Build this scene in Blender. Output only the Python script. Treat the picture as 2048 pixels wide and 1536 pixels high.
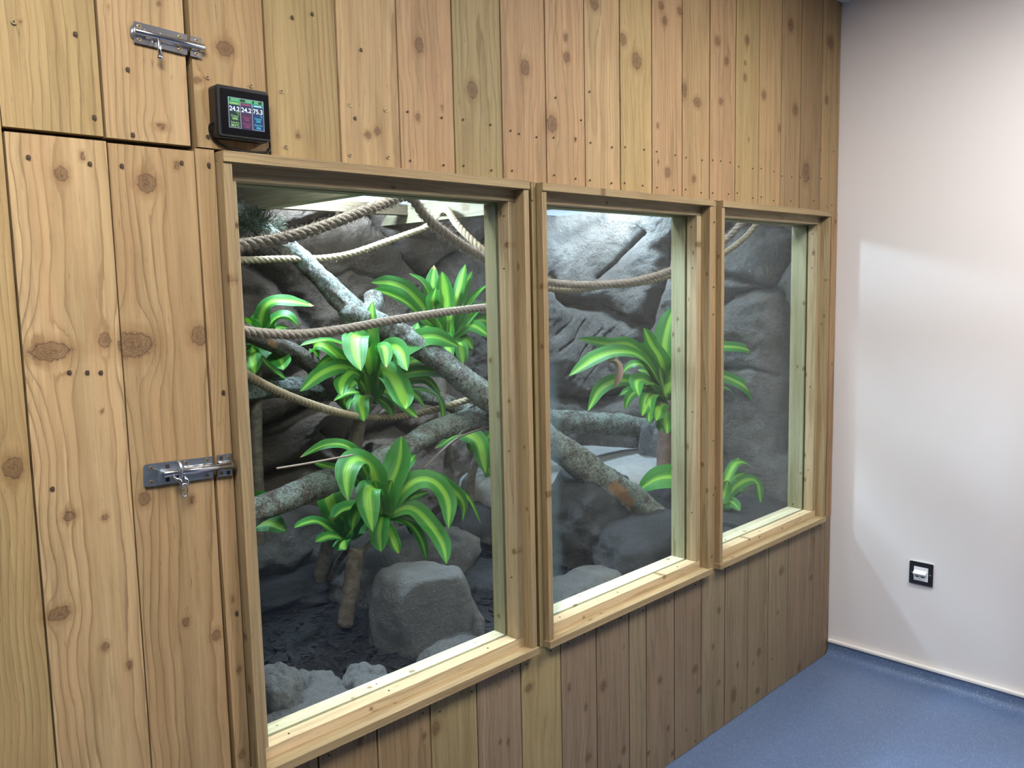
import bpy, bmesh, math, random
import numpy as np
from mathutils import Vector, Matrix

random.seed(7); RNG = np.random.default_rng(7)
for o in list(bpy.data.objects): bpy.data.objects.remove(o)
scn = bpy.context.scene
COL = scn.collection

# ------------------------------------------------------------------ camera
FPX = 1712.3
YAW, PITCH, ROLL = 0.78293, -0.11467, -0.02197
CAM = np.array([-3.0871, -1.4006, 1.4381])
_fw = np.array([math.cos(PITCH)*math.sin(YAW), math.cos(PITCH)*math.cos(YAW), math.sin(PITCH)])
_r0 = np.array([math.cos(YAW), -math.sin(YAW), 0.0]); _u0 = np.cross(_r0, _fw)
_R = _r0*math.cos(ROLL)+_u0*math.sin(ROLL); _U = -_r0*math.sin(ROLL)+_u0*math.cos(ROLL)
cd = bpy.data.cameras.new('camera'); cam = bpy.data.objects.new('camera', cd); COL.objects.link(cam)
cd.sensor_width = 36; cd.lens = FPX/2048*36; cd.clip_start = .05
M = Matrix(((_R[0], _U[0], -_fw[0], CAM[0]), (_R[1], _U[1], -_fw[1], CAM[1]), (_R[2], _U[2], -_fw[2], CAM[2]), (0, 0, 0, 1)))
cam.matrix_world = M
scn.camera = cam
scn.view_settings.view_transform = 'Standard'
scn.view_settings.look = 'None'; scn.view_settings.gamma = 1; scn.view_settings.use_curve_mapping = False
scn.view_settings.exposure = 0.0

# ------------------------------------------------------------------ world and big lights
ROOM_LIGHT = 39.0        # ceiling panels, radiance
LAMP = 1.0
w = bpy.data.worlds.new('world'); scn.world = w; w.use_nodes = True
w.node_tree.nodes['Background'].inputs[0].default_value = (.6, .7, .8, 1)
w.node_tree.nodes['Background'].inputs[1].default_value = 0.02

def area_light(name, loc, size, power, color, direction=(0, 0, -1), size_y=None, spread=None):
    ld = bpy.data.lights.new(name, 'AREA'); ld.energy = power; ld.color = color
    if size_y: ld.shape = 'RECTANGLE'; ld.size = size; ld.size_y = size_y
    else: ld.shape = 'DISK'; ld.size = size
    if spread: ld.spread = spread
    o = bpy.data.objects.new(name, ld); COL.objects.link(o); o.location = loc
    o.rotation_euler = Vector(direction).to_track_quat('-Z', 'Y').to_euler()
    return o
# vivarium lamps burning above the wire mesh roof
area_light('vivarium_light', (-1.62, .93, 1.87), .14, 42*LAMP, (.62, .80, 1.0), (.75, -.5, -1))
area_light('vivarium_light', (-1.95, .26, 2.02), .75, 17*LAMP, (.82, .95, 1.0), (.0, .06, -1), size_y=.12)
area_light('vivarium_light', (-.95, .28, 2.02), .75, 12*LAMP, (.80, .93, 1.0), (.0, .06, -1), size_y=.12)
area_light('vivarium_light', (-.26, .86, 1.86), .16, 17*LAMP, (.56, .79, 1.0), (.25, .05, -1))
area_light('vivarium_light', (-.17, .93, 1.80), .05, 2.4*LAMP, (.85, .95, 1.0), (.5, .4, -1))

# ------------------------------------------------------------------ geometry maths
def ray(px, py): return _fw + _R*(px-1024)/FPX - _U*(py-768)/FPX
def at(px, py, y):
    d = ray(px, py); return CAM + d*((y-CAM[1])/d[1])
def atx(px, py, x):
    d = ray(px, py); return CAM + d*((x-CAM[0])/d[0])
def atz(px, py, z):
    d = ray(px, py); return CAM + d*((z-CAM[2])/d[2])
def X0(px, py): return float(at(px, py, 0)[0])

def _hash(ix, iy, iz):
    n = (ix*374761393 + iy*668265263 + iz*2147483647*3 + 1013904223) & 0xffffffff
    n = ((n ^ (n >> 13))*1274126177) & 0xffffffff
    n = n ^ (n >> 16)
    return (n & 0xffff)/65535.0
def vnoise(P):
    P = np.asarray(P, float); i = np.floor(P).astype(np.int64); f = P-i; f = f*f*(3-2*f)
    r = 0
    for dx in (0, 1):
        for dy in (0, 1):
            for dz in (0, 1):
                wgt = (f[:, 0] if dx else 1-f[:, 0])*(f[:, 1] if dy else 1-f[:, 1])*(f[:, 2] if dz else 1-f[:, 2])
                r = r + wgt*_hash(i[:, 0]+dx, i[:, 1]+dy, i[:, 2]+dz)
    return r*2-1
def fbm(P, o=4, g=.5):
    a = 1; s = 0; P = np.array(P, float)
    for k in range(o):
        s = s + a*vnoise(P+k*17.3); P = P*2.03; a *= g
    return s

# ------------------------------------------------------------------ object helpers
def tag(o, label=None, cat=None, group=None, kind=None):
    if label: o['label'] = label
    if cat: o['category'] = cat
    if group: o['group'] = group
    if kind: o['kind'] = kind
    return o
def empty(name, loc=(0, 0, 0), **k):
    o = bpy.data.objects.new(name, None); COL.objects.link(o); o.location = loc; o.empty_display_size = .05
    bpy.context.view_layer.update()
    return tag(o, **k)
def link(name, me, mat=None, parent=None, smooth=False):
    o = bpy.data.objects.new(name, me); COL.objects.link(o)
    if mat: me.materials.append(mat)
    if smooth: me.polygons.foreach_set('use_smooth', [True]*len(me.polygons))
    if parent:
        o.parent = parent
        o.matrix_parent_inverse = Matrix.Translation(parent.location).inverted() if parent.parent is None else parent.matrix_parent_inverse.copy() @ Matrix.Identity(4)
        if parent.parent is not None: o.matrix_parent_inverse = parent.matrix_world.inverted()
    return o
class MB:
    """collects geometry for one mesh"""
    def __init__(s): s.v = []; s.f = []; s.n = 0; s.at = {}
    def add(s, V, F, **attrs):
        V = np.asarray(V, float).reshape(-1, 3)
        s.v.append(V); s.f += [tuple(int(i)+s.n for i in f) for f in F]
        for k, a in attrs.items():
            s.at.setdefault(k, []).append((s.n, np.asarray(a, float)))
        s.n += len(V)
        return s
    def box(s, a, b, bev=0.0):
        a = np.minimum(a, b), np.maximum(a, b); lo, hi = a
        if bev <= 0:
            V = [(x, y, z) for x in (lo[0], hi[0]) for y in (lo[1], hi[1]) for z in (lo[2], hi[2])]
            F = [(0, 1, 3, 2), (4, 6, 7, 5), (0, 4, 5, 1), (2, 3, 7, 6), (0, 2, 6, 4), (1, 5, 7, 3)]
            return s.add(V, F)
        bm = bmesh.new(); bmesh.ops.create_cube(bm, size=1)
        for v in bm.verts:
            v.co = Vector([(lo[i]+hi[i])/2 + v.co[i]*(hi[i]-lo[i]) for i in range(3)])
        bmesh.ops.bevel(bm, geom=bm.edges[:], offset=bev, segments=2, affect='EDGES', profile=.6)
        return s.bm(bm)
    def bm(s, bm):
        bm.verts.index_update()
        V = [v.co[:] for v in bm.verts]; F = [[v.index for v in f.verts] for f in bm.faces]
        bm.free(); return s.add(V, F)
    def tube(s, P, r, seg=8, cap=True, up=(0, 0, 1)):
        P = np.asarray(P, float); n = len(P)
        r = np.broadcast_to(np.asarray(r, float), (n,))
        T = np.gradient(P, axis=0); T /= np.linalg.norm(T, axis=1)[:, None]+1e-12
        N = np.cross(T[0], up)
        if np.linalg.norm(N) < 1e-3: N = np.cross(T[0], (1, 0, 0))
        N /= np.linalg.norm(N); V = []
        for i in range(n):
            N = N-T[i]*(N@T[i]); N /= np.linalg.norm(N); B = np.cross(T[i], N)
            for k in range(seg):
                a = 2*math.pi*k/seg
                V.append(P[i]+r[i]*(math.cos(a)*N+math.sin(a)*B))
        F = []
        for i in range(n-1):
            for k in range(seg):
                k2 = (k+1) % seg
                F.append((i*seg+k, i*seg+k2, (i+1)*seg+k2, (i+1)*seg+k))
        if cap:
            F.append(tuple(reversed(range(seg)))); F.append(tuple((n-1)*seg+k for k in range(seg)))
        return s.add(V, F)
    def cyl(s, c, axis, r, h, seg=16, r2=None):
        c = np.asarray(c, float); a = np.asarray(axis, float); a /= np.linalg.norm(a)
        return s.tube([c-a*h/2, c+a*h/2], [r, r if r2 is None else r2], seg, up=(0.3, .9, .2))
    def mesh(s, name):
        me = bpy.data.meshes.new(name)
        V = np.concatenate(s.v) if s.v else np.zeros((0, 3))
        me.from_pydata(V.tolist(), [], s.f)
        for k, lst in s.at.items():
            d = lst[0][1].ndim
            dim = 1 if d == 1 else lst[0][1].shape[1]
            typ = {1: 'FLOAT', 3: 'FLOAT_VECTOR', 4: 'FLOAT_COLOR'}[dim]
            A = np.zeros((len(V), dim))
            for st, a in lst: A[st:st+len(a)] = a.reshape(len(a), dim)
            at_ = me.attributes.new(k, typ, 'POINT')
            at_.data.foreach_set({1: 'value', 3: 'vector', 4: 'color'}[dim], A.ravel())
        me.update(); return me
    def build(s, name, mat=None, parent=None, smooth=False):
        return link(name, s.mesh(name), mat, parent, smooth)

# ------------------------------------------------------------------ material helpers
class NT:
    def __init__(s, name):
        s.m = bpy.data.materials.new(name); s.m.use_nodes = True; s.t = s.m.node_tree
        s.N = s.t.nodes; s.L = s.t.links; s.bsdf = s.N['Principled BSDF']; s.out = s.N['Material Output']
    def n(s, typ, _in=None, **props):
        nd = s.N.new(typ)
        for k, v in props.items(): setattr(nd, k, v)
        for k, v in (_in or {}).items():
            if isinstance(v, bpy.types.NodeSocket): s.L.new(v, nd.inputs[k])
            else: nd.inputs[k].default_value = v
        return nd
    def math(s, op, a, b=0.0, clamp=False):
        return s.n('ShaderNodeMath', {0: a, 1: b}, operation=op, use_clamp=clamp).outputs[0]
    def mix(s, fac, a, b, mode='MIX'):
        nd = s.N.new('ShaderNodeMix'); nd.data_type = 'RGBA'; nd.blend_type = mode; nd.clamp_factor = True
        for sock, v in ((nd.inputs[0], fac), (nd.inputs[6], a), (nd.inputs[7], b)):
            if isinstance(v, bpy.types.NodeSocket): s.L.new(v, sock)
            else: sock.default_value = v if not isinstance(v, tuple) or len(v) == 4 else (*v, 1)
        return nd.outputs[2]
    def noise(s, vec, scale, detail=3, rough=.5, dim='3D'):
        d = {'Scale': scale, 'Detail': detail, 'Roughness': rough}
        if vec is not None: d['Vector'] = vec
        return s.n('ShaderNodeTexNoise', d).outputs['Fac']
    def map(s, vec, sc=(1, 1, 1)):
        return s.n('ShaderNodeMapping', {'Vector': vec, 'Scale': sc}).outputs[0]
    def attr(s, name, out='Fac'): return s.n('ShaderNodeAttribute', attribute_name=name).outputs[out]
    def ramp(s, fac, stops, interp='LINEAR'):
        nd = s.n('ShaderNodeValToRGB', {'Fac': fac}); cr = nd.color_ramp; cr.interpolation = interp
        while len(cr.elements) < len(stops): cr.elements.new(.5)
        for e, (p, c) in zip(cr.elements, stops):
            e.position = p; e.color = (*c, 1) if isinstance(c, tuple) else (c, c, c, 1)
        return nd.outputs[0]
    def obj(s): return s.n('ShaderNodeTexCoord').outputs['Object']
    def set(s, **k):
        for a, v in k.items():
            nm = a.replace('_', ' ')
            if isinstance(v, bpy.types.NodeSocket): s.L.new(v, s.bsdf.inputs[nm])
            else: s.bsdf.inputs[nm].default_value = v if not (isinstance(v, tuple) and len(v) == 3) else (*v, 1)
        return s
    def bump(s, h, dist, strength=1.0):
        nd = s.n('ShaderNodeBump', {'Height': h, 'Distance': dist, 'Strength': strength})
        s.L.new(nd.outputs[0], s.bsdf.inputs['Normal']); return nd
def plain(name, col, rough=.5, metal=0.0, **k):
    t = NT(name); t.set(Base_Color=col, Roughness=rough, Metallic=metal)
    for a, v in k.items(): t.set(**{a: v})
    return t.m

def wood_material():
    t = NT('treated_softwood')
    gp = t.attr('gp'); kd = t.attr('kd'); wv = t.attr('wv', 'Vector'); tint = t.attr('tint', 'Color')
    wob = t.noise(t.map(wv, (30, 30, 4)), 1, 4, .6)
    fine = t.noise(t.map(wv, (420, 420, 9)), 1, 2)
    fine2 = t.noise(t.map(wv, (150, 150, 2.2)), 1, 3)
    blot = t.noise(t.map(wv, (9, 9, 2.0)), 1, 4, .6)
    ph = t.math('ADD', gp, t.math('MULTIPLY', wob, 1.1))
    fr = t.math('FRACT', ph)
    late = t.ramp(fr, [(0, .3), (.06, 0.0), (.50, .04), (.80, .32), (.92, 1.0), (.965, 1.0), (1, .3)])
    late = t.math('MULTIPLY', late, t.math('MULTIPLY', t.ramp(blot, [(.32, .30), (.60, 1.0)]), t.attr('tint', 'Alpha')), True)
    zone = t.noise(t.n('ShaderNodeCombineXYZ', {0: t.math('MULTIPLY', gp, .33), 1: 0.0, 2: 0.0}).outputs[0], 1.0, 3, .6)
    tint = t.mix(zone, t.mix(1.0, tint, (.70, .69, .64, 1), 'MULTIPLY'), t.mix(1.0, tint, (1.26, 1.25, 1.22, 1), 'MULTIPLY'))
    col = t.mix(t.math('MULTIPLY', late, .72), tint, t.mix(1.0, tint, (.42, .35, .28, 1), 'MULTIPLY'))
    fib = t.math('ADD', .66, t.math('MULTIPLY', t.math('ADD', fine, fine2), .34))
    cmb = t.n('ShaderNodeCombineColor', {0: fib, 1: fib, 2: fib}).outputs[0]
    col = t.mix(1.0, col, cmb, 'MULTIPLY')
    # blotchy dark streaks and pinkish patches
    st = t.ramp(t.noise(t.map(wv, (55, 55, 5)), 1, 5, .65), [(.50, 0.0), (.70, 1.0)])
    wr = t.ramp(t.noise(t.map(wv, (34, 34, 1.5)), 1, 4, .6), [(.46, 0.0), (.64, 1.0)])
    col = t.mix(t.math('MULTIPLY', wr, .38), col, t.mix(1, tint, (.64, .60, .53, 1), 'MULTIPLY'))
    col = t.mix(t.math('MULTIPLY', st, .62), col, t.mix(1, tint, (.54, .50, .44, 1), 'MULTIPLY'))
    pk = t.ramp(t.noise(t.map(wv, (14, 14, 1.6)), 2.3, 3), [(.42, 0.0), (.66, 1.0)])
    col = t.mix(t.math('MULTIPLY', pk, .28), col, t.mix(1, tint, (1.08, .90, .86, 1), 'MULTIPLY'))
    # short dark pin streaks
    pin = t.ramp(t.noise(t.map(wv, (260, 260, 24)), 1, 3, .6), [(.66, 0.0), (.74, 1.0)])
    col = t.mix(t.math('MULTIPLY', pin, .5), col, (.08, .05, .03, 1))
    # knots
    kn = t.noise(t.map(wv, (120, 120, 90)), 1, 3)
    kdn = t.math('ADD', kd, t.math('MULTIPLY', t.math('SUBTRACT', kn, .5), .30))
    halo = t.ramp(kdn, [(.0, 1.0), (.45, .75), (.80, 0.0)])       # kd/2.5 is stored, knot edge at .4
    col = t.mix(t.math('MULTIPLY', halo, .60), col, t.mix(1, tint, (.50, .38, .28, 1), 'MULTIPLY'))
    core = t.ramp(kdn, [(.0, 1.0), (.28, .62), (.37, .95), (.46, 0.0)])
    rings = t.ramp(t.math('FRACT', t.math('MULTIPLY', kdn, 11)), [(0, .0), (.5, 1.0), (1, .0)])
    kcol = t.mix(rings, (.050, .028, .015, 1), (.20, .118, .062, 1))
    kf = t.ramp(t.noise(t.map(wv, (60, 60, 60)), 1, 4, .7), [(.3, .6), (.7, 1.0)])
    col = t.mix(t.math('MULTIPLY', core, kf), col, kcol)
    saw = t.n('ShaderNodeTexWave', {'Vector': t.map(wv, (1.2, 1.2, 26)), 'Scale': 4.0, 'Distortion': 9.0, 'Detail': 4.0}, bands_direction='Z').outputs['Fac']
    h = t.math('ADD', t.math('MULTIPLY', saw, .10), t.math('ADD', t.math('MULTIPLY', fine2, .7), t.math('MULTIPLY', late, -.3)))
    t.bump(h, .0012, .55)
    t.set(Base_Color=col, Roughness=.62)
    t.bsdf.inputs['Specular IOR Level'].default_value = .3
    return t.m
WOOD = wood_material()

def board(mb, lo, hi, axis, tint, knots=(), line=.85, res=(.006, .010), seed=None, xs=None, F=None, faces='all', cent=None):
    """a sawn board: axis = long axis. knots = [(p_across, p_long, r_across, r_long)] on the broad faces.
    xs = (x0_bottom, x1_bottom, x0_top, x1_top) gives slightly tapered boards."""
    lo = np.array(lo, float); hi = np.array(hi, float)
    seed = random.random()*100 if seed is None else seed
    rs = random.Random(seed)
    oth = [i for i in range(3) if i != axis]
    ext = hi-lo
    # a = wide cross axis, b = thin cross axis
    a, b = (oth[0], oth[1]) if ext[oth[0]] >= ext[oth[1]] else (oth[1], oth[0])
    Fq = F or rs.uniform(70, 125)
    a0 = (lo[a]+hi[a])/2 + rs.uniform(-.7, .7)*ext[a] if cent is None else lo[a]+cent*ext[a]
    b0 = hi[b] + rs.uniform(.008, .05) if b == 1 else lo[b]-rs.uniform(.008, .05)
    drift = rs.uniform(-.03, .03); dr2 = rs.uniform(-.02, .02)
    def attrs(P):
        A = P[:, a].copy(); B = P[:, b]; L = P[:, axis]
        kd = np.full(len(P), 1.0)
        for k in knots:
            ka, kl, ra, rl = k[:4]
            da = A-ka; dl = (L-kl)
            q = (da/ra)**2+(dl/rl)**2
            kd = np.minimum(kd, np.sqrt(q)/2.5)
            qs = (da/ra)**2+(dl/(rl*2.6))**2
            A = A - da*1.0/np.maximum(qs, 1.0)*np.exp(-(np.abs(dl)/(rl*7))**2)
        lp = np.stack([A*0+seed, L*2.2, B*0+seed*.7], 1)
        wob = fbm(lp, 3)*.012 + fbm(lp*np.array([1, 5, 1]), 2)*.0035
        aa = A-a0+wob+drift*(L-lo[axis]); bb = B-b0+dr2*(L-lo[axis])*.6
        gp = Fq*np.sqrt(aa**2+bb**2)+seed
        wv = np.stack([P[:, a]+seed*3.1, P[:, b]+seed*1.7, P[:, axis]+seed*2.3], 1)
        return gp, kd, wv
    flist = [(a, axis, b, 0), (a, axis, b, 1), (b, axis, a, 0), (b, axis, a, 1), (a, b, axis, 0), (a, b, axis, 1)]
    for (u, v, wx, side) in flist:
        if faces == 'front' and not ((wx == 1 and side == 0)): 
            ru = ext[u]; rv = ext[v] if v != axis else .05
        else:
            ru, rv = (res[0] if u != axis else res[1]), (res[1] if v == axis else res[0])
        nu = max(1, int(math.ceil(ext[u]/max(ru, 1e-4)))); nv = max(1, int(math.ceil(ext[v]/max(rv, 1e-4))))
        U, V = np.meshgrid(np.linspace(lo[u], hi[u], nu+1), np.linspace(lo[v], hi[v], nv+1), indexing='ij')
        P = np.zeros((U.size, 3)); P[:, u] = U.ravel(); P[:, v] = V.ravel(); P[:, wx] = hi[wx] if side else lo[wx]
        gp, kd, wv = attrs(P)
        if xs is not None:
            tt = (P[:, 2]-lo[2])/ext[2]; fx = (P[:, 0]-lo[0])/ext[0]
            P[:, 0] = (xs[0]*(1-tt)+xs[2]*tt)*(1-fx)+(xs[1]*(1-tt)+xs[3]*tt)*fx
        idx = np.arange(U.size).reshape(nu+1, nv+1)
        q = np.stack([idx[:-1, :-1], idx[1:, :-1], idx[1:, 1:], idx[:-1, 1:]], -1).reshape(-1, 4)
        e1 = np.zeros(3); e1[u] = 1; e2 = np.zeros(3); e2[v] = 1; nrm = np.cross(e1, e2)
        if (nrm[wx] > 0) != bool(side): q = q[:, ::-1]
        mb.add(P, q.tolist(), gp=gp, kd=kd, wv=wv, tint=np.tile([*tint, line], (len(P), 1)))

# ------------------------------------------------------------------ room shell
H = 2.42; XL = -5.2; YB = -3.4
t = NT('painted_plaster'); o_ = t.obj()
t.set(Base_Color=t.mix(t.noise(o_, 1.5, 3), (.745, .715, .71, 1), (.77, .74, .73, 1)), Roughness=.42)
t.bump(t.noise(o_, 90, 3), .0006, .4); PLASTER = t.m
def slab(name, lo, hi, mat, kind='structure'):
    return tag(MB().box(lo, hi).build(name, mat), kind=kind)
slab('wall_right', (0, YB-.1, -.05), (.1, 1.35, H+.1), PLASTER)
GREYP = plain('grey_paint', (.12, .118, .115), .6)
slab('wall_rear', (XL, YB-.1, -.05), (0, YB, H+.1), GREYP)
slab('wall_near', (XL-.1, YB-.1, -.05), (XL, 1.35, H+.1), GREYP)
slab('wall_far', (XL, 1.27, -.05), (0, 1.35, H+.1), plain('lamp_glow_tint', (.16, .32, .60), .6))  # blue lamp glow above the mesh is put into this wall colour
slab('ceiling', (XL-.1, YB-.1, H), (.1, 1.35, H+.08), plain('ceiling_tile_white', (.78, .77, .76), .8))
# vinyl floor
t = NT('blue_safety_vinyl'); o_ = t.obj()
base = t.mix(t.noise(o_, 3.0, 4), (.085, .132, .240, 1), (.110, .165, .295, 1))
sp1 = t.ramp(t.noise(o_, 260, 1, .4), [(.66, 0.0), (.70, 1.0)])
sp2 = t.ramp(t.noise(t.map(o_, (1.1, .9, 1)), 190, 1, .4), [(.24, 1.0), (.29, 0.0)])
blt = t.ramp(t.noise(o_, 42, 3, .7), [(.35, 0.0), (.75, 1.0)])
col = t.mix(t.math('MULTIPLY', blt, .35), base, (.15, .215, .36, 1))
col = t.mix(t.math('MULTIPLY', sp1, .75), col, (.42, .50, .62, 1))
col = t.mix(t.math('MULTIPLY', sp2, .45), col, (.03, .05, .10, 1))
t.set(Base_Color=col, Roughness=.36); t.bump(t.noise(o_, 240, 2), .0005, .5); VINYL = t.m
slab('floor', (XL-.1, YB-.1, -.08), (.1, 1.35, 0), VINYL)
# coved vinyl skirting along the white wall
def extrude_y(prof, y0, y1, n=1):
    mb = MB(); k = len(prof); V = []
    for y in (y0, y1): V += [(x, y, z) for x, z in prof]
    F = [(i, i+1, k+i+1, k+i) for i in range(k-1)]
    mb.add(V, F); return mb
prof = [(-.012, .052), (-.0125, .040), (-.013, .030)]+[(-.013-.028*(1-math.cos(a)), .029-.028*math.sin(a)) for a in np.linspace(0.1, math.pi/2, 9)]+[(-.048, .0008), (-.060, .0004)]
cv = extrude_y(prof, YB, -.004); cv.add([(-.012, y, z) for y in (YB, -.004) for z in (.052, .0)]+[(-.001, y, .052) for y in (YB, -.004)], [(0, 4, 5, 2)])
o = cv.build('baseboard_right', VINYL, smooth=True); tag(o, kind='structure')
tr = MB().box((-.017, YB, .050), (-.0005, -.004, .060), .002)
tag(tr.build('trim_1', plain('white_capping', (.82, .80, .76), .4)), kind='structure')
# ceiling edge trims
tag(MB().box((XL, -.030, H-.012), (-.0, -.001, H-.0005)).box((-.02, YB, H-.010), (-.0005, -.03, H-.0005)).build('trim_2', plain('white_ceiling_trim', (.75, .75, .77), .5)), kind='structure')

# ------------------------------------------------------------------ timber partition
W = [(-2.386, -1.644), (-1.600, -.866), (-.817, -.093)]     # window liners, outer edges
ZB, ZT = .547, 1.674
TIN = dict(tan=(.485, .335, .178), pink=(.475, .315, .178), yel=(.480, .350, .172), grn=(.400, .312, .158), pale=(.555, .395, .218), dark=(.370, .255, .138),
           grey=(.315, .248, .160), gpink=(.315, .234, .158))
TIN = {k_: (c_[0]*.84, c_[1]*.855, c_[2]*.84) for k_, c_ in TIN.items()}
KN = [  # knots seen on the boards: px, py, half width px, half height px
 (120,348,15,15),(160,312,7,9),(291,366,20,20),(347,331,7,9),(98,703,46,20),(193,682,16,16),(262,690,44,26),(388,672,20,20),
 (28,935,24,22),(135,1033,14,10),(207,1035,8,8),(287,998,13,14),(383,1000,7,8),(116,1228,24,14),(209,1294,9,10),(259,1330,7,9),
 (372,1244,8,10),(433,1270,10,11),(450,98,17,15),(395,160,11,7),(326,254,14,7),(28,44,4,4),
 (838,90,9,16),(945,180,10,17),(1050,135,9,15),(1131,75,4,9),(1133,115,6,10),(735,270,7,8),(752,262,7,9),(1103,248,10,16),(1189,8,9,12),
 (1273,122,9,16),(1249,80,7,12),(1322,12,5,9),(1328,40,5,9),(1358,22,5,8),(1435,82,5,9),(1452,122,4,8),(1395,205,7,10),(1371,180,5,14),
 (1442,203,4,7),(1494,80,4,9),(1490,155,3,7),(1528,190,4,9),(1559,256,3,7),(1582,50,5,12),(1591,220,5,10),(1612,345,6,20),(1653,200,3,8),(1335,345,5,10),(1388,358,4,7),(1660,85,6,12),
 (872,1457,10,16),(720,1482,8,8),(999,1370,4,5),(1001,1484,4,6),(1016,1484,4,7),(1058,1376,9,10),(1172,1415,4,9),(1177,1515,6,9),(1207,1372,7,12),(1139,1375,4,10),
 (1248,1500,5,9),(1297,1507,4,6),(1345,1507,4,6),(1390,1338,6,9),(1398,1380,5,7),(1437,1365,4,6),(1467,1390,5,15),(1518,1304,4,9),(1515,1382,4,7),(1563,1142,5,9),(1598,1335,4,8),(1438,1220,4,6),(1320,1360,5,8),(1622,1155,3,6),
 (457,470,5,16),(463,1200,5,7),(484,1100,5,6),(477,1340,6,7),(482,1510,8,9),(1076,1234,5,7),(1066,520,4,9)]
def knots_for(x0, x1, z0, z1, y=0.0):
    out = []
    for (px, py, hw, hh) in KN:
        P = at(px, py, y)
        if x0-.03 < P[0] < x1+.03 and z0-.03 < P[2] < z1+.03:
            sc_ = .78 if py > 1130 and px > 520 else 1.0
            hw *= sc_; hh *= sc_
            ra = abs(at(px+hw, py, y)[0]-at(px-hw, py, y)[0])/2; rl = abs(at(px, py+hh, y)[2]-at(px, py-hh, y)[2])/2
            out.append((P[0], P[2], max(ra, .004), max(rl, .004)))
    for _ in range(2):
        if random.random() < .6:
            r = random.uniform(.003, .007); out.append((random.uniform(x0+.01, x1-.01), random.uniform(z0, z1), r, r*1.3))
    return out
GAP = .0021
def plank(mb, x0, x1, z0, z1, tint, xs=None, y=None, **k):
    y = random.uniform(-.0006, .0006) if y is None else y
    j = random.uniform(.90, 1.08); tn = tuple(c*j for c in tint)
    if xs is None: lo, hi = (x0+GAP, y, z0), (x1-GAP, y+.020, z1)
    else: lo, hi = (min(xs[0], xs[2]), y, z0), (max(xs[1], xs[3]), y+.020, z1)
    board(mb, lo, hi, 2, tn, knots_for(lo[0], hi[0], z0, z1), xs=xs, faces='front', **k)
def zline(px, py): return float(at(px, py, 0)[2])
wall = MB()
# boards above the windows
up = [534.6, 677.5, 797.4, 907, 1003.3, 1091.2, 1169.3, 1240.2, 1303.5, 1364.4, 1419.5, 1471, 1518, 1562.7, 1601.7, 1643, 1679]
uc = ['yel', 'pale', 'pink', 'grn', 'pink', 'pink', 'pale', 'yel', 'pink', 'tan', 'pink', 'yel', 'tan', 'dark', 'dark', 'tan']
for i in range(len(up)-1):
    plank(wall, X0(up[i], 199), X0(up[i+1], 199) if i < len(up)-2 else -.002, ZT+.001, H-.001, TIN[uc[i]])
# board between the hatch and the window heads
plank(wall, X0(383, 199)+.003, X0(534.6, 199), zline(425, 298)+.001, H-.001, TIN['tan'], F=120, cent=.35)
# boards below the windows
lowx = [(515, 1525), (637, 1525), (756.6, 1525), (863.8, 1525), (957.4, 1525), (1045.4, 1525), (1123, 1400), (1194, 1400), (1258.6, 1350), (1292.7, 1300), (1348.7, 1300), (1402.3, 1250), (1449.6, 1230), (1496, 1200), (1536.4, 1180), (1575.3, 1170), (1648, 1140)]
lc = ['dark', 'dark', 'dark', 'grn', 'gpink', 'grn', 'gpink', 'gpink', 'grey', 'gpink', 'gpink', 'grey', 'grey', 'grey', 'grey', 'gpink']
lxs = [X0(*p) for p in lowx]; lxs[0] = -2.39
for i in range(len(lxs)-1):
    plank(wall, lxs[i], lxs[i+1], .002, ZB-.002, TIN[lc[i]])
plank(wall, lxs[-1], -.002, .002, ZB-.002, TIN['gpink'])
# uprights between and beside the windows
plank(wall, W[0][1], W[0][1]+.024, ZB-.001, ZT, TIN['dark'], y=.004); plank(wall, W[0][1]+.024, W[1][0], ZB-.001, ZT, TIN['grn'], y=-.002)
plank(wall, W[1][1], W[2][0], ZB-.001, ZT, TIN['tan'], y=0)
plank(wall, W[2][1], -.050, ZB-.001, ZT, TIN['tan'], y=.006); plank(wall, -.050, -.002, ZB-.001, ZT, TIN['pink'], y=-.002)
# narrow strip beside the door
sx = [(404, 470, 440, 515)]
plank(wall, 0, 0, .002, zline(420, 299), TIN['tan'], xs=(X0(471, 1536)+.004, -2.393, X0(392, 330), -2.391), F=190, y=.001)
# fixed board at the far left of the door
zd = zline(100, 266)
plank(wall, 0, 0, .002, H-.001, TIN['yel'], xs=(-3.12, X0(112, 1525)-.0015, -3.08, X0(2, 199)-.0015))
for k_ in range(6):
    plank(wall, -3.12-.145*(k_+1), -3.12-.145*k_, .002, H-.001, TIN[['tan', 'pink', 'yel'][k_ % 3]])
for k_ in range(8):
    plank(wall, -5.19+.145*k_, -5.19+.145*(k_+1)+.0, .002, H-.001, TIN[['tan', 'pink', 'yel'][k_ % 3]])
WALL = wall.build('wall_left', WOOD); tag(WALL, kind='structure')
# dark sheet added behind the boards to block light and darken the joints
bk = MB()
y0, y1 = .0225, .034
bk.box((-5.19, y0, 0), (W[0][0], y1, H)).box((W[0][0], y0, 0), (-.001, y1, ZB)).box((W[0][0], y0, ZT), (-.001, y1, H))
bk.box((W[0][1], y0, ZB), (W[1][0], y1, ZT)).box((W[1][1], y0, ZB), (W[2][0], y1, ZT)).box((W[2][1], y0, ZB), (-.001, y1, ZT))
bk.build('light_block_sheet', plain('dark_backing', (.035, .022, .014), .9), WALL)

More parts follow.
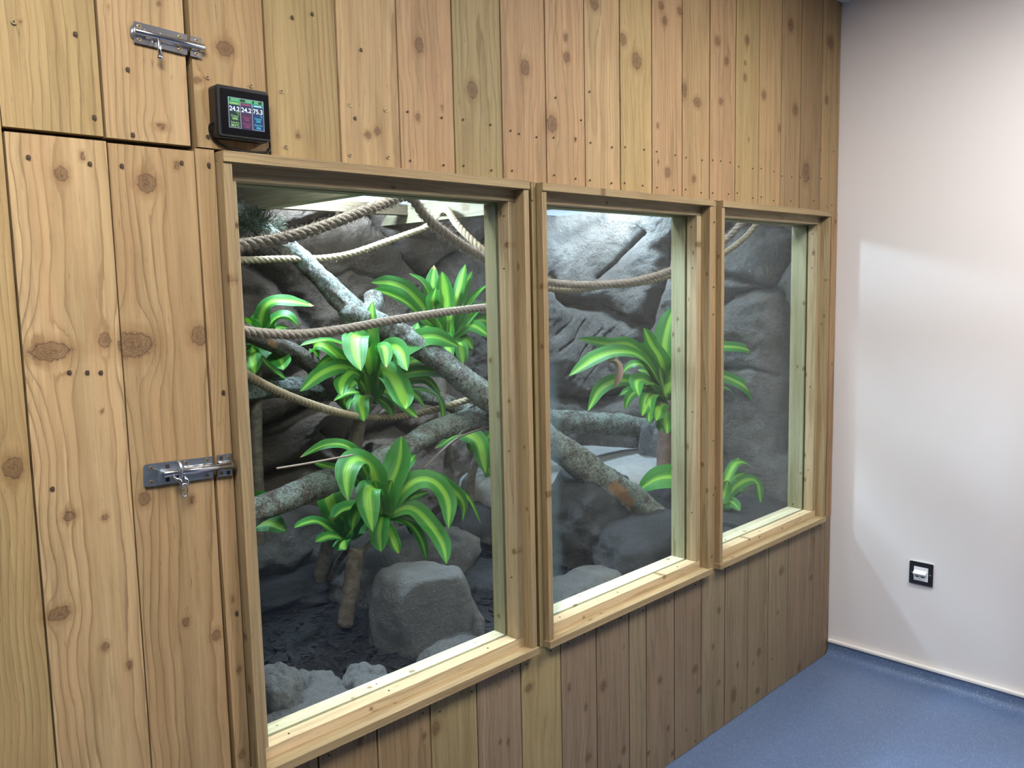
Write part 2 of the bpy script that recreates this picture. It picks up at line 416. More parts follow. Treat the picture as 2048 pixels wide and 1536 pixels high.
# door and hatch made of boards
d1 = MB()
e1b, e1t = X0(113, 1536), X0(7, 262); g12b, g12t = X0(302, 1536), X0(213, 280); e2b, e2t = X0(468, 1536)-.006, X0(386, 300)
plank(d1, 0, 0, .012, zd-.004, TIN['pale'], xs=(e1b+.001, g12b-.0014, e1t+.001, g12t-.0012), y=-.0005, F=96, line=1.5, cent=.62)
plank(d1, 0, 0, .012, zd-.006, TIN['tan'], xs=(g12b+.0014, e2b, g12t+.0012, e2t+.001), y=0, F=96, line=1.5, cent=.68)
tag(d1.build('door_1', WOOD), kind='structure')
d2 = MB()
plank(d2, 0, 0, zd+.003, H-.02, TIN['yel'], xs=(X0(5, 250)+.0, X0(210, 275)-.002, X0(0, 199)-.012, X0(190, 5)-.002), y=0, F=85, line=1.1)
plank(d2, 0, 0, zd+.002, H-.02, TIN['pale'], xs=(X0(211, 275)+.002, X0(386, 295)-.004, X0(191, 5)+.002, X0(371, 5)-.002), y=0, F=100, line=1.3, cent=.9)
tag(d2.build('door_2', WOOD), kind='structure')

# ------------------------------------------------------------------ windows
def glass_material(name, fog, mask=None):
    t = NT(name); N = t.N
    tr = t.n('ShaderNodeBsdfTransparent', {'Color': (.955, .98, .965, 1)})
    gl = t.n('ShaderNodeBsdfGlossy', {'Color': (1, 1, 1, 1), 'Roughness': .02})
    ge = t.n('ShaderNodeNewGeometry'); dt = t.n('ShaderNodeVectorMath', {0: ge.outputs['Incoming'], 1: ge.outputs['Normal']}, operation='DOT_PRODUCT').outputs['Value']
    fr = t.math('ADD', .022, t.math('MULTIPLY', .60, t.math('POWER', t.math('SUBTRACT', 1.0, t.math('ABSOLUTE', dt)), 5.0)))
    mx = t.n('ShaderNodeMixShader', {0: fr, 1: tr.outputs[0], 2: gl.outputs[0]})
    df = t.n('ShaderNodeBsdfDiffuse', {'Color': (.20, .26, .26, 1)}); tl = t.n('ShaderNodeBsdfTranslucent', {'Color': (.20, .26, .26, 1)})
    fg = t.n('ShaderNodeMixShader', {0: .5, 1: df.outputs[0], 2: tl.outputs[0]})
    o_ = t.obj(); 
    f = fog(t, o_)
    m2 = t.n('ShaderNodeMixShader', {0: f, 1: mx.outputs[0], 2: fg.outputs[0]})
    t.L.new(m2.outputs[0], t.out.inputs[0]); return t.m
def sep(t, v): return t.n('ShaderNodeSeparateXYZ', {0: v}).outputs
def fog1(t, o_):
    s = sep(t, o_); nz = t.noise(o_, 7, 3)
    a = t.math('MULTIPLY', t.ramp(t.math('ADD', s[0], t.math('MULTIPLY', nz, .02)), [(.685, 0.0), (.70, 1.0)]), .05)
    return t.math('ADD', a, t.math('MULTIPLY', nz, .003))
def fog2(t, o_):
    s = sep(t, o_); nz = t.noise(o_, 9, 4)
    left = t.ramp(t.math('ADD', s[0], t.math('MULTIPLY', nz, .05)), [(.13, 1.0), (.155, 0.0)])
    low = t.ramp(s[2], [(.02, .9), (.60, .9), (.72, 0.0)])
    a = t.math('MULTIPLY', t.math('MULTIPLY', left, low), .24)
    return t.math('ADD', a, t.math('MULTIPLY', t.ramp(s[2], [(.0, 1.0), (.9, .3)]), .014))
def fog3(t, o_):
    nz = t.noise(t.map(o_, (12, 12, 4)), 1, 4); s = sep(t, o_)
    return t.math('ADD', t.math('MULTIPLY', nz, .02), t.math('MULTIPLY', t.ramp(s[2], [(.15, 1.0), (1.05, .50)]), .030))
LT = .018; YF = -.018; BW = .022
tin_in = (.37, .355, .23); tin_front = (.46, .375, .235); tin_l = (.355, .270, .150)
for wi, ((x0, x1), fog) in enumerate(zip(W, (fog1, fog2, fog3))):
    z0, z1 = ZB, ZT
    e = empty('window_%d' % (wi+1), (x0, 0, z0), kind='structure')
    def kk(n, a0, a1, l0, l1, r=.006):
        return [(random.uniform(a0, a1), random.uniform(l0, l1), random.uniform(.003, r), random.uniform(.004, r*1.3)) for _ in range(n)]
    def bd(name, lo, hi, axis, tint, nk=2, **k):
        mb = MB(); lo = np.array(lo); hi = np.array(hi); oth = [i for i in range(3) if i != axis]; ex = hi-lo
        a = oth[0] if ex[oth[0]] >= ex[oth[1]] else oth[1]
        board(mb, lo, hi, axis, tint, kk(nk, lo[a], hi[a], lo[axis], hi[axis]), res=(.004, .008), F=random.uniform(140, 260), **k)
        return mb.build(name, WOOD, e)
    yb = .085
    pr = .006                                       # the sill stands a little prouder than the jambs
    bd('head_liner', (x0+.0, YF-.004, z1-LT), (x1, .012, z1), 0, tin_l)
    bd('sill', (x0-.004, YF-pr, z0-.001), (x1+.001, .012, z0+LT-.002), 0, tuple(c*1.12 for c in tin_l))
    bd('jamb_liner', (x0, YF, z0+LT-.002), (x0+LT-.002, .012, z1-LT), 2, tin_l, 3)
    bd('jamb_liner', (x1-LT+.002, YF, z0+LT-.002), (x1, .012, z1-LT), 2, tin_l, 3)
    # outer frame members behind the liners and two sets of battens with the pane between
    ax0, ax1, az0, az1 = x0+LT-.002, x1-LT+.002, z0+LT-.002, z1-LT
    for (ya, yb_, tn, nm) in ((.012, .046, tin_front, 'front_batten'), (.0535, .092+.009*wi, tin_in, 'rear_batten')):
        ins = 0.0 if nm == 'front_batten' else .001
        bw = BW+ins
        bd(nm, (ax0, ya, az0-.012), (ax1, yb_, az0+bw), 0, (.78, .73, .54) if nm == 'rear_batten' else (.70, .58, .38), 3)
        bd(nm, (ax0, ya, az1-bw-.004), (ax1, yb_, az1+.012), 0, tuple(c*.95 for c in tn), 2)
        bd(nm, (ax0-.01, ya, az0+bw+.001), (ax0+bw, yb_, az1-bw-.005), 2, tn, 3)
        bd(nm, (ax1-bw, ya, az0+bw+.001), (ax1+.01, yb_, az1-bw-.005), 2, tn, 4)
    ob = MB().box((ax0+.006-x0, 0, az0+.006-z0), (ax1-.006-x0, .006, az1-.006-z0)).build('pane', glass_material('glazing_%d' % (wi+1), fog))
    ob.parent = e; ob.location = (0, .0468, 0)
    # screw holes in the battens
    mbs = MB()
    for zz in (.19, .5, .93, 1.05):
        for yy in (.028, .072): mbs.cyl((ax1-BW-.0004, yy+random.uniform(-.003, .003), z0+zz), (1, 0, 0), .0022, .0008, 8)
    for xx in (.09, .33, .62):
        for yy in (.028, .072): mbs.cyl((x0+xx, yy, az0+BW+.0006), (0, 0, 1), .0022, .0008, 8)
    mbs.build('screw_holes', plain('screw_shadow', (.05, .035, .02), .8), e)
# screw heads on the boards
BRASS = plain('brass_screw', (.42, .33, .19), .45, .9); DARKS = plain('dark_screw', (.10, .07, .045), .5, .4)
def torn(r, sd):
    rg = random.Random(sd); n_ = 18
    V_ = [(0, -.0007, 0)]+[(math.cos(2*math.pi*k/n_)*r*rg.uniform(.72, 1.25), -.0005, math.sin(2*math.pi*k/n_)*r*rg.uniform(.72, 1.25)) for k in range(n_)]+[(0, .0005, 0)]
    return V_, [(0, 1+(k+1) % n_, 1+k) for k in range(n_)]+[(n_+1, 1+k, 1+(k+1) % n_) for k in range(n_)]
TORN = plain('torn_wood', (.060, .036, .020), .9)
sc = MB().add(*torn(.0036, 3)).cyl((.0003, -.0009, .0002), (0, 1, 0), .0019, .0006, 10).mesh('screw'); sc.materials.append(TORN); sc.materials.append(DARKS)
for p_ in sc.polygons[36:]: p_.material_index = 1
sc2 = MB().add(*torn(.0030, 5)).cyl((0, -.0009, 0), (0, 1, 0), .0033, .0012, 14).cyl((0, -.0016, .0003), (0, 1, 0), .0021, .0004, 8).mesh('screw'); sc2.materials.append(TORN); sc2.materials.append(BRASS); sc2.materials.append(DARKS)
for i_, p_ in enumerate(sc2.polygons): p_.material_index = 0 if i_ < 36 else (1 if i_ < 52 else 2)
nl = MB().cyl((0, -.0005, 0), (0, 1, 0), .0023, .0014, 10).mesh('nail'); nl.materials.append(plain('nail_head', (.05, .032, .02), .7))
SCR = [(28,43,1),(152,67,0),(190,234,0),(58,314,0),(181,327,0),(245,331,0),(365,325,0),(419,329,0),(416,154,1),(503,171,1),(512,287,1),(417,273,0),(267,269,0),
 (586,34,0),(626,27,0),(564,182,1),(573,293,1),(701,209,1),(773,220,1),(702,310,1),(778,314,1),(724,99,0),(712,236,0),(257,138,0)]
SCD = [(106,978,0),(140,745,0),(203,745,0),(176,745,0),(448,784,0),(475,1226,0)]
NAI = [(817,223),(885,235),(822,321),(889,330),(928,239),(983,249),(929,331),(985,340),(1023,261),(1040,267),(1075,274),(1026,341),(1113,195),(1164,240),(1109,275),(1153,277),(1110,350),(1153,357),
 (1181,183),(1183,285),(1226,294),(1182,360),(1225,366),(1252,294),(1290,299),(1251,366),(1287,371),(1315,303),(1352,310),(1316,375),(1349,380),(1374,315),(1406,320),(1373,379),(1404,385),(1427,320),(1443,322),(1462,325),(1427,386),(1459,388),
 (1479,333),(1507,337),(1476,386),(1507,396),(1524,337),(1549,343),(1524,394),(1549,401),(1565,352),(1585,354),(1583,402),(1602,355),(1618,357),(1629,401),(1642,300),(1669,303),(1665,410),(1643,357),
 (1420,398),(1430,444),(1429,574),(1428,629),(1428,882),(1425,1113),(1428,990),(1066,401),(1410,777),(1410,1010),
 (881,1424),(847,1427),(945,1384),(1054,1329),(1026,1343),(1103,1302),(1138,1288),(1205,1256),(1170,1270),(1244,1237),(1287,1222),(1340,1203),(1392,1170),(1442,1142),(1459,1134),(1500,1114),(1530,1101),(1570,1082),(1607,1065),(1640,1052),(1545,1318),(1484,1416),(1392,1483),(777,1440),(660,1512)]
def put_head(px, py, me, nm):
    P = at(px, py, -.0045)
    o = bpy.data.objects.new(nm, me); COL.objects.link(o); o.parent = WALL; o.location = (P[0], -.0018, P[2]); return o
for (px, py, b) in SCR+SCD: put_head(px, py, sc2 if b else sc, 'screw')
for (px, py) in NAI: put_head(px, py, nl, 'nail')
# cut-offs and tiny gaps: end of fixed boards

# ------------------------------------------------------------------ sliding bolts
ZINC = None
def metal_material(name, col, rough):
    t = NT(name); o_ = t.obj()
    t.set(Base_Color=t.mix(t.noise(o_, 60, 3), tuple(c*.88 for c in col)+(1,), (*col, 1)), Metallic=1.0, Roughness=rough); return t.m
CHROME = metal_material('bright_zinc', (.72, .72, .74), .24); ZINC = metal_material('blued_zinc', (.50, .57, .64), .38)
CHROME2 = metal_material('polished_bolt', (.66, .68, .72), .16)
HOLE = plain('hole_dark', (.03, .02, .015), .8)
def plate_mesh(outline, th, bev=.0006):
    """outline in local (x,z); front at y=-th"""
    bm = bmesh.new(); vs = [bm.verts.new((x, 0, z)) for x, z in outline]; f = bm.faces.new(vs)
    if f.normal.y > 0: f.normal_flip()
    r = bmesh.ops.extrude_face_region(bm, geom=[f])
    for v in [g for g in r['geom'] if isinstance(g, bmesh.types.BMVert)]: v.co.y -= th
    bmesh.ops.recalc_face_normals(bm, faces=bm.faces[:])
    return bm
def local_frame(p_left, p_right, y):
    A, B = at(*p_left, y), at(*p_right, y)
    d = B-A; L = float(np.hypot(d[0], d[2])); return A, B, L, math.atan2(d[2], d[0])
def finish(o, root): o.parent = root; return o
def arch(mb, x0, x1, r, z=0.0, th=.0016, y=0.0, seg=10):
    """half-round strap over a rod running along x"""
    V = []; n = seg+1
    for x in (x0, x1):
        for rr in (r, r+th):
            for k in range(n):
                a = math.pi*k/seg; V.append((x, y-rr*math.sin(a), z+rr*math.cos(a)))
    F = []
    for k in range(seg):
        F += [(n+k, n+k+1, 3*n+k+1, 3*n+k), (k+1, k, 2*n+k, 2*n+k+1), (k, k+1, n+k+1, n+k), (2*n+k+1, 2*n+k, 3*n+k, 3*n+k+1)]
    mb.add(V, F)
# upper bolt: small chrome barrel bolt on the hatch; scale from its ends
A, B, L, ang = local_frame((262, 62), (374, 90), -.004)
cx_, cz_ = (A[0]+B[0])/2, (A[2]+B[2])/2
def px_h(p, q, y=-.004): a, b = at(*p, y), at(*q, y); return float(np.hypot(a[0]-b[0], a[2]-b[2]))
hgt = px_h((268, 40), (270, 83))
r = empty('sliding_bolt', (cx_, -.0035, cz_), label='bright chrome barrel bolt across the gap of the small upper hatch', cat='bolt')
r.rotation_euler = (0, -ang, 0)
def P_(mb, name, mat, sm=False): o = bpy.data.objects.new(name, mb.mesh(name)); COL.objects.link(o); o.data.materials.append(mat); o.parent = r; 
def part(root, mb, name, mat, sm=False):
    me = mb.mesh(name); o = bpy.data.objects.new(name, me); COL.objects.link(o); me.materials.append(mat); o.parent = root
    if sm: me.polygons.foreach_set('use_smooth', [True]*len(me.polygons))
    return o
h2 = hgt/2; l2 = L/2
ol = [(-l2+.004, -h2), (l2, -h2), (l2, h2), (-l2+.004, h2), (-l2+.004, h2*.6)]+[(-l2+.004-.006*math.sin(a), h2*.6*math.cos(a)) for a in np.linspace(.3, math.pi-.3, 7)]+[(-l2+.004, -h2*.6)]
bp = part(r, MB().bm(plate_mesh(ol, .0014)), 'back_plate', CHROME)
yr = -.0062; rr = .0052
part(r, MB().tube([(-l2+.003, yr, 0), (-l2+.004, yr, 0), (l2+.026, yr, 0), (l2+.028, yr, 0)], [rr*.8, rr, rr, rr*.75], 18), 'bolt_rod', CHROME2, True)
m = MB(); arch(m, -l2+.020, -l2+.030, rr+.0006, y=-.0014); arch(m, l2-.045, l2-.008, rr+.0006, y=-.0014); part(r, m, 'rod_guide', CHROME, True)
hk = MB().tube([(-.006, yr, -.002), (-.006, yr-.004, -.008), (-.005, yr-.0045, -.020), (-.004, yr-.005, -.031)], [.0030, .0030, .0030, .0032], 12)
hk.add(*[(lambda g: (g[0], g[1]))((lambda: (lambda bm: ([v.co[:] for v in bm.verts], [[v.index for v in f.verts] for f in bm.faces]))((lambda b: (bmesh.ops.create_uvsphere(b, u_segments=12, v_segments=8, radius=.0046, matrix=Matrix.Translation((-.004, yr-.005, -.033))), b.verts.index_update(), b)[2])(bmesh.new())))())][0:1][0])
part(r, hk, 'handle', CHROME2, True)
kx = l2+.005; kw = .020
kp = part(r, MB().bm(plate_mesh([(kx, -h2), (kx+kw, -h2), (kx+kw, h2*1.0), (kx, h2)], .0014)), 'keeper_plate', CHROME, False)
m = MB(); arch(m, kx, kx+kw+.003, rr+.0006, y=-.0014); part(r, m, 'keeper_loop', CHROME2, True)
for (sx_, sz_) in ((-l2+.012, h2*.62), (-l2+.012, -h2*.62), (l2-.012, h2*.62), (l2-.012, -h2*.62), (kx+.011, h2*.66), (kx+.011, -h2*.66)):
    s_ = MB().cyl((sx_, -.0021, sz_), (0, 1, 0), .0032, .0016, 14); o = part(r, s_, 'screw', BRASS)
    c_ = MB().cyl((sx_, -.0031, sz_), (0, 1, 0), .0014, .0006, 6); oo = part(o, c_, 'cross_recess', HOLE)
# lower bolt: zinc padlock bolt on the door
A, B, L, ang = local_frame((287, 952), (425, 934), -.004)
cx_, cz_ = (A[0]+B[0])/2, (A[2]+B[2])/2
hgt = px_h((289, 930), (291, 975)); h2 = hgt/2; l2 = L/2
r = empty('sliding_bolt', (cx_, -.0035, cz_), label='grey zinc padlock bolt with long rectangular plate on the tall plank door', cat='bolt')
r.rotation_euler = (0, -ang, 0)
c = .005; ol = [(-l2+c, -h2), (l2, -h2), (l2, h2), (-l2+c, h2), (-l2+c*.3, h2-c*.3), (-l2, h2-c), (-l2, -h2+c), (-l2+c*.3, -h2+c*.3)]
part(r, MB().bm(plate_mesh(ol, .0018)), 'back_plate', ZINC)
part(r, MB().box((-l2+.018, -.016, -.0085), (-l2+.020, -.0010, .0095), .0004), 'lug', ZINC, False)
yr = -.0078; rr = .0058
part(r, MB().tube([(-.030, yr, 0), (-.028, yr, 0), (l2+.030, yr, 0)], [rr*.7, rr, rr], 18), 'bolt_rod', CHROME2, True)
m = MB(); arch(m, .008, l2-.004, rr+.0006, y=-.0018); part(r, m, 'rod_guide', CHROME, True)
m = MB(); a_ = np.linspace(-.4, math.pi*1.25, 16); m.tube([(-.004, yr-.0105*math.sin(a), .002+.0155*math.cos(a)) for a in a_], .0032, 10); part(r, m, 'hasp_collar', ZINC, True)
m = MB(); m.tube([(-.016, yr-.004, -.006), (-.006, yr-.009, -.012), (-.002, yr-.010, -.022), (-.001, yr-.008, -.030)], [.0028, .003, .003, .0028], 10)
m.tube([(.002, yr-.006, -.006), (.006, yr-.010, -.014), (.006, yr-.010, -.022)], .003, 10); part(r, m, 'handle', CHROME2, True)
m = MB(); a_ = np.linspace(0, 2*math.pi, 20); m.tube([(.000+.0055*math.sin(a), yr-.012, -.029+.011*math.cos(a)) for a in a_], .0014, 8, cap=False); part(r, m, 'split_ring', CHROME, True)
kx = l2+.0085; kw = .027
part(r, MB().bm(plate_mesh([(kx, -h2), (kx+kw, -h2), (kx+kw, h2*1.05), (kx, h2*1.05)], .0018)), 'keeper_plate', ZINC, False)
m = MB(); arch(m, kx+.001, kx+kw+.004, rr+.0008, y=-.0018); part(r, m, 'keeper_loop', CHROME, True)
for (sx_, sz_, b) in ((-l2+.012, h2*.62, 1), (-l2+.012, -h2*.62, 1), (.012, h2*.72, 1), (l2-.010, h2*.72, 1), (l2-.010, -h2*.72, 1), (kx+.021, h2*.74, 1), (kx+.007, -h2*.72, 1)):
    o = part(r, MB().cyl((sx_, -.0024, sz_), (0, 1, 0), .0034, .0016, 14), 'screw', BRASS)
    part(o, MB().cyl((sx_, -.0034, sz_), (0, 1, 0), .0014, .0006, 6), 'cross_recess', HOLE)
for (sx_, sz_) in ((-.020, h2*.60), (-.020, -h2*.60), (kx+.007, h2*.74), (kx+.020, -h2*.72)):
    part(r, MB().box((sx_-.0033, -.0021, sz_-.0033), (sx_+.0033, -.0014, sz_+.0033)), 'square_hole', HOLE)

# ------------------------------------------------------------------ climate display
yF = -.026
TL, TRr, BL = at(434, 178, yF), at(532, 188, yF), at(443, 268, yF)
dw = .0985; dh = .086
C0 = at(487, 228, yF)
r = empty('climate_monitor', (C0[0], -.0025, C0[2]), label='black square climate display with glowing coloured readings fixed beside the first window', cat='display')
r.rotation_euler = (0, math.radians(.5), 0)
BLK = plain('black_plastic', (.010, .009, .009), .38)
def rrect(w_, h_, c_, n=4):
    pts = []
    for (sx_, sz_, a0) in ((1, 1, 0), (-1, 1, 90), (-1, -1, 180), (1, -1, 270)):
        for k in range(n+1):
            a = math.radians(a0+90*k/n); pts.append((sx_*(w_/2-c_)+c_*math.cos(a), sz_*(h_/2-c_)+c_*math.sin(a)))
    return pts
bm = plate_mesh(rrect(dw, dh, .007), .0245)
bmesh.ops.bevel(bm, geom=[e_ for e_ in bm.edges if all(abs(v.co.y+.0245) < 1e-5 for v in e_.verts)], offset=.0025, segments=2, affect='EDGES')
part(r, MB().bm(bm), 'case', BLK)
part(r, MB().box((-dw/2+.008, -.0252, -dh/2+.006), (dw/2-.002, -.0244, dh/2-.006), .0003), 'bezel', plain('glossy_black', (.008, .008, .009), .08))
def emis(name, col, s):
    t = NT(name); t.set(Base_Color=(0.01, .01, .01), Roughness=.3); t.bsdf.inputs['Emission Color'].default_value = (*col, 1); t.bsdf.inputs['Emission Strength'].default_value = s; return t.m
SW, SH = .0645, .0495; sx0, sz0 = -SW/2+.004, -SH/2-.0005
scr = part(r, MB().box((sx0-.001, -.0256, sz0-.001), (sx0+SW+.001, -.0250, sz0+SH+.001)), 'screen', emis('screen_ground', (.02, .04, .12), .5))
def srect(x0, z0, x1, z1, mat, nm, y=-.0259): return part(scr, MB().box((sx0+x0, y-.0002, sz0+z0), (sx0+x1, y, sz0+z1)), nm, mat)
cw = SW/3
srect(0, SH-.0065, SW, SH, emis('scr_green', (.08, .55, .25), .8), 'status_bar')
cols = [((.25, .75, .22), (.01, .05, .04)), ((.32, .10, .22), (.09, .03, .10)), ((.03, .55, .75), (.005, .05, .20))]
for i, (hc, bc) in enumerate(cols):
    x0 = i*cw
    srect(x0+.0006, 0.0006, x0+cw-.0006, SH-.0070, emis('scr_col%d' % i, bc, .8), 'column_ground', -.0258)
    srect(x0+.0006, SH-.0115, x0+cw-.0006, SH-.0070, emis('scr_head%d' % i, hc, .55), 'column_header', -.0260)
    srect(x0+.0006, .0265, x0+cw-.0006, SH-.0118, emis('scr_num%d' % i, (.01, .02, .10), .8), 'number_field', -.0260)
WL = emis('scr_line', (.62, .66, .70), .8)
for x0, x1, z0, z1 in ((0, SW, SH-.0005, SH), (0, .0006, 0, SH), (cw-.0004, cw+.0003, 0, SH-.0065), (2*cw-.0003, 2*cw+.0004, 0, SH-.0065), (SW-.0006, SW, 0, SH), (0, cw, 0, .0006), (2*cw, SW, 0, .0006)):
    srect(x0, z0, x1, z1, WL, 'frame_line', -.0262)
def text(s, x, z, size, mat, bold=False, align='CENTER'):
    cu = bpy.data.curves.new('reading', 'FONT'); cu.body = s; cu.size = size; cu.align_x = align; cu.align_y = 'CENTER'; cu.extrude = .00005
    if bold: cu.offset = size*.022
    o = bpy.data.objects.new('reading', cu); COL.objects.link(o); bpy.context.view_layer.update()
    me = bpy.data.meshes.new_from_object(o.evaluated_get(bpy.context.evaluated_depsgraph_get()))
    bpy.data.objects.remove(o); o = bpy.data.objects.new('reading', me); COL.objects.link(o)
    me.materials.clear(); me.materials.append(mat)
    o.parent = scr; o.location = (sx0+x, -.0263, sz0+z); o.rotation_euler = (math.pi/2, 0, 0); return o
WH = emis('scr_white', (.80, .90, 1.0), 1.1); GN = emis('scr_lime', (.50, .85, .35), .85); MG = emis('scr_mag', (.50, .12, .28), .7); CY = emis('scr_cyan', (.10, .70, .90), .95)
for i, (big, unit, m1, l1, l2_, l3, l4) in enumerate((('24.2', '\u00b0C', GN, 'Output', '100%', 'Setpoint', '28.5\u00b0C'), ('24.2', '', MG, 'Output', 'ON', 'Setpoint', 'Off'), ('75.3', '%', CY, 'Output', 'ON', 'Setpoint', 'ON'))):
    xc = i*cw+cw/2; x_h = xc-.0066
    o = text(big, xc, .0310, .0108, WH, True)
    for q_ in range(5): srect(x_h+q_*.0027, SH-.0102, x_h+q_*.0027+.0020, SH-.0084, (GN, MG, WH)[i], 'header_mark', -.0264)
    if unit: text(unit, xc+.006, .0240, .0055, (GN, MG, CY)[i])
    text(l1, xc, .0195, .0046, m1); text(l2_, xc, .0150, .0052, m1, True); text(l3, xc, .0088, .0044, m1); text(l4, xc, .0038, .0054, m1, True)
DKM = emis('scr_dk', (.02, .12, .06), .4); LTM = emis('scr_lt', (.35, .8, .5), .6)
for x_, w_ in ((.002, .002), (.0215, .009), (.044, .003), (.0555, .006)): srect(x_, SH-.0055, x_+w_, SH-.0012, DKM, 'status_mark', -.0262)
for x_, w_ in ((.0055, .0045), (.0115, .006), (.033, .008), (.049, .004)): srect(x_, SH-.0046, x_+w_, SH-.0022, LTM, 'status_mark', -.0262)
# cable
rl = np.array([C0[0], -.0025, C0[2]])
cp = [at(436, 246, -.016), at(428, 244, -.014), at(420, 252, -.008), at(421, 266, -.005), at(432, 283, -.004), at(460, 297, -.004), at(500, 304, -.004), at(530, 304.5, -.004), at(539, 300, -.003), at(540.5, 285, .004), at(539, 262, .010)]
def cat(P, n=8):
    P = [np.asarray(p, float) for p in P]; P = [2*P[0]-P[1]]+P+[2*P[-1]-P[-2]]; out = []
    for i in range(1, len(P)-2):
        for k in range(n):
            t_ = k/n; a, b, c_, d = P[i-1], P[i], P[i+1], P[i+2]
            out.append(.5*((2*b)+(-a+c_)*t_+(2*a-5*b+4*c_-d)*t_**2+(-a+3*b-3*c_+d)*t_**3))
    out.append(P[-2]); return np.array(out)
cb = MB().tube(cat(cp)-rl, .0021, 10); part(r, cb, 'cable', BLK, True)
part(r, MB().cyl(np.array(at(437, 246, -.016))-rl, (1, 0, -.1), .0042, .010, 12), 'plug', BLK, True)

# ------------------------------------------------------------------ data socket on the white wall
P0 = (atx(1821, 1119, 0)+atx(1867, 1174, 0))/2
r = empty('data_socket', (-.0005, P0[1], P0[2]), label='black square wall plate with a white twin data outlet above the blue skirting', cat='socket')
def yz_plate(pts, x0, x1, bev=0):
    bm = bmesh.new(); f = bm.faces.new([bm.verts.new((x0, y, z)) for y, z in pts])
    g = bmesh.ops.extrude_face_region(bm, geom=[f])
    for v in [q for q in g['geom'] if isinstance(q, bmesh.types.BMVert)]: v.co.x = x1
    bmesh.ops.recalc_face_normals(bm, faces=bm.faces[:]); return bm
WHP = plain('white_plastic', (.78, .79, .80), .35)
part(r, MB().bm(yz_plate(rrect(.083, .084, .005), 0, -.0045)), 'backing_frame', WHP)
part(r, MB().bm(yz_plate(rrect(.080, .081, .004), -.0045, -.0085)), 'face_plate', plain('black_plate', (.016, .017, .024), .35))
part(r, MB().box((-.0100, -.024, -.026), (-.0085, .024, .024), .0004), 'insert', WHP)
def wedge(y0, y1, z0, z1, d):
    V = [(-.010, y0, z0), (-.010, y1, z0), (-.010, y0, z1), (-.010, y1, z1), (-.010-d, y0, z0+.008), (-.010-d, y1, z0+.008), (-.010-d*.55, y0, z0), (-.010-d*.55, y1, z0)]
    F = [(2, 3, 5, 4), (4, 5, 7, 6), (6, 7, 1, 0), (0, 2, 4, 6), (1, 7, 5, 3), (0, 1, 3, 2)]
    return MB().add(V, F)
part(r, wedge(-.020, .023, -.006, .012, .014), 'hood', WHP)
for yy in (.012, -.007):
    m = part(r, MB().box((-.0125, yy-.008, -.022), (-.0098, yy+.008, -.008), .0003), 'outlet', WHP)
    part(m, MB().box((-.0130, yy-.0055, -.0125), (-.0123, yy+.0055, -.0080)), 'port', HOLE)
for yy in (-.031, .031): part(r, MB().cyl((-.0088, yy, 0), (1, 0, 0), .0028, .001, 12), 'screw', plain('screw_grey', (.2, .2, .2), .4, .8), True)
# ------------------------------------------------------------------ ceiling lights
CL = emis('ceiling_panel_glow', (1.0, .955, .92), ROOM_LIGHT)
for i, (x, y) in enumerate(((-1.02, -1.12), (-2.95, -.95))):
    r = empty('ceiling_light', (x, y, H), label=['square recessed light panel in the ceiling nearer the white wall', 'square recessed light panel in the ceiling above the plank door'][i], cat='ceiling light', group='ceiling light panels')
    part(r, MB().box((-.3, -.3, -.006), (.3, .3, -.001)), 'diffuser', CL)
    part(r, MB().box((-.32, -.32, -.012), (-.3, .32, -.0005)).box((.3, -.32, -.012), (.32, .32, -.0005)).box((-.3, -.32, -.012), (.3, -.3, -.0005)).box((-.3, .3, -.012), (.3, .32, -.0005)), 'rim', WHP)
#SPLIT
# ------------------------------------------------------------------ vivarium: sculpted rock wall
def rock_material(name, c1, c2, c3, glint=.35, bump=1.0):
    t = NT(name); o_ = t.obj()
    n1 = t.noise(o_, 3.2, 5, .6); n2 = t.noise(o_, 24, 5, .65); n3 = t.noise(o_, 160, 3, .6)
    col = t.mix(t.ramp(n1, [(.35, 0.0), (.65, 1.0)]), (*c1, 1), (*c2, 1))
    col = t.mix(t.ramp(n2, [(.45, 0.0), (.75, .8)]), col, (*c3, 1))
    if name == 'sculpted_rock':
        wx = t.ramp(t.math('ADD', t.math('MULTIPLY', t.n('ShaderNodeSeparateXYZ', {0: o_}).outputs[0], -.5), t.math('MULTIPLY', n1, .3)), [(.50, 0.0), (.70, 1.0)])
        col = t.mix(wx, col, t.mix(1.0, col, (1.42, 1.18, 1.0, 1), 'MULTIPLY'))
    g = t.math('ADD', .72, t.math('MULTIPLY', n3, .56)); gg = t.n('ShaderNodeCombineColor', {0: g, 1: g, 2: g}).outputs[0]
    col = t.mix(1.0, col, gg, 'MULTIPLY')
    sp = t.ramp(t.noise(o_, 330, 1, .4), [(.70, 0.0), (.76, 1.0)])
    col = t.mix(t.math('MULTIPLY', sp, glint), col, (.62, .62, .64, 1))  # pale specks paint glints into the rock colour
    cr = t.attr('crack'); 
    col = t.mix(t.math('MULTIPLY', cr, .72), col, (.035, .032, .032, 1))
    t.set(Base_Color=col, Roughness=.68)
    mus = t.math('ADD', t.math('MULTIPLY', t.noise(o_, 18, 6, .72), 1.0), t.math('MULTIPLY', t.noise(o_, 90, 5, .75), .75))
    t.bump(mus, .024*bump, 1.0); return t.m
YBK, XEN = 1.13, -.06
def rhit(px, py):
    P = at(px, py, YBK)
    if P[0] < XEN: return (P[0], P[2])
    Q = atx(px, py, XEN); return (XEN+(YBK-Q[1]), Q[2])
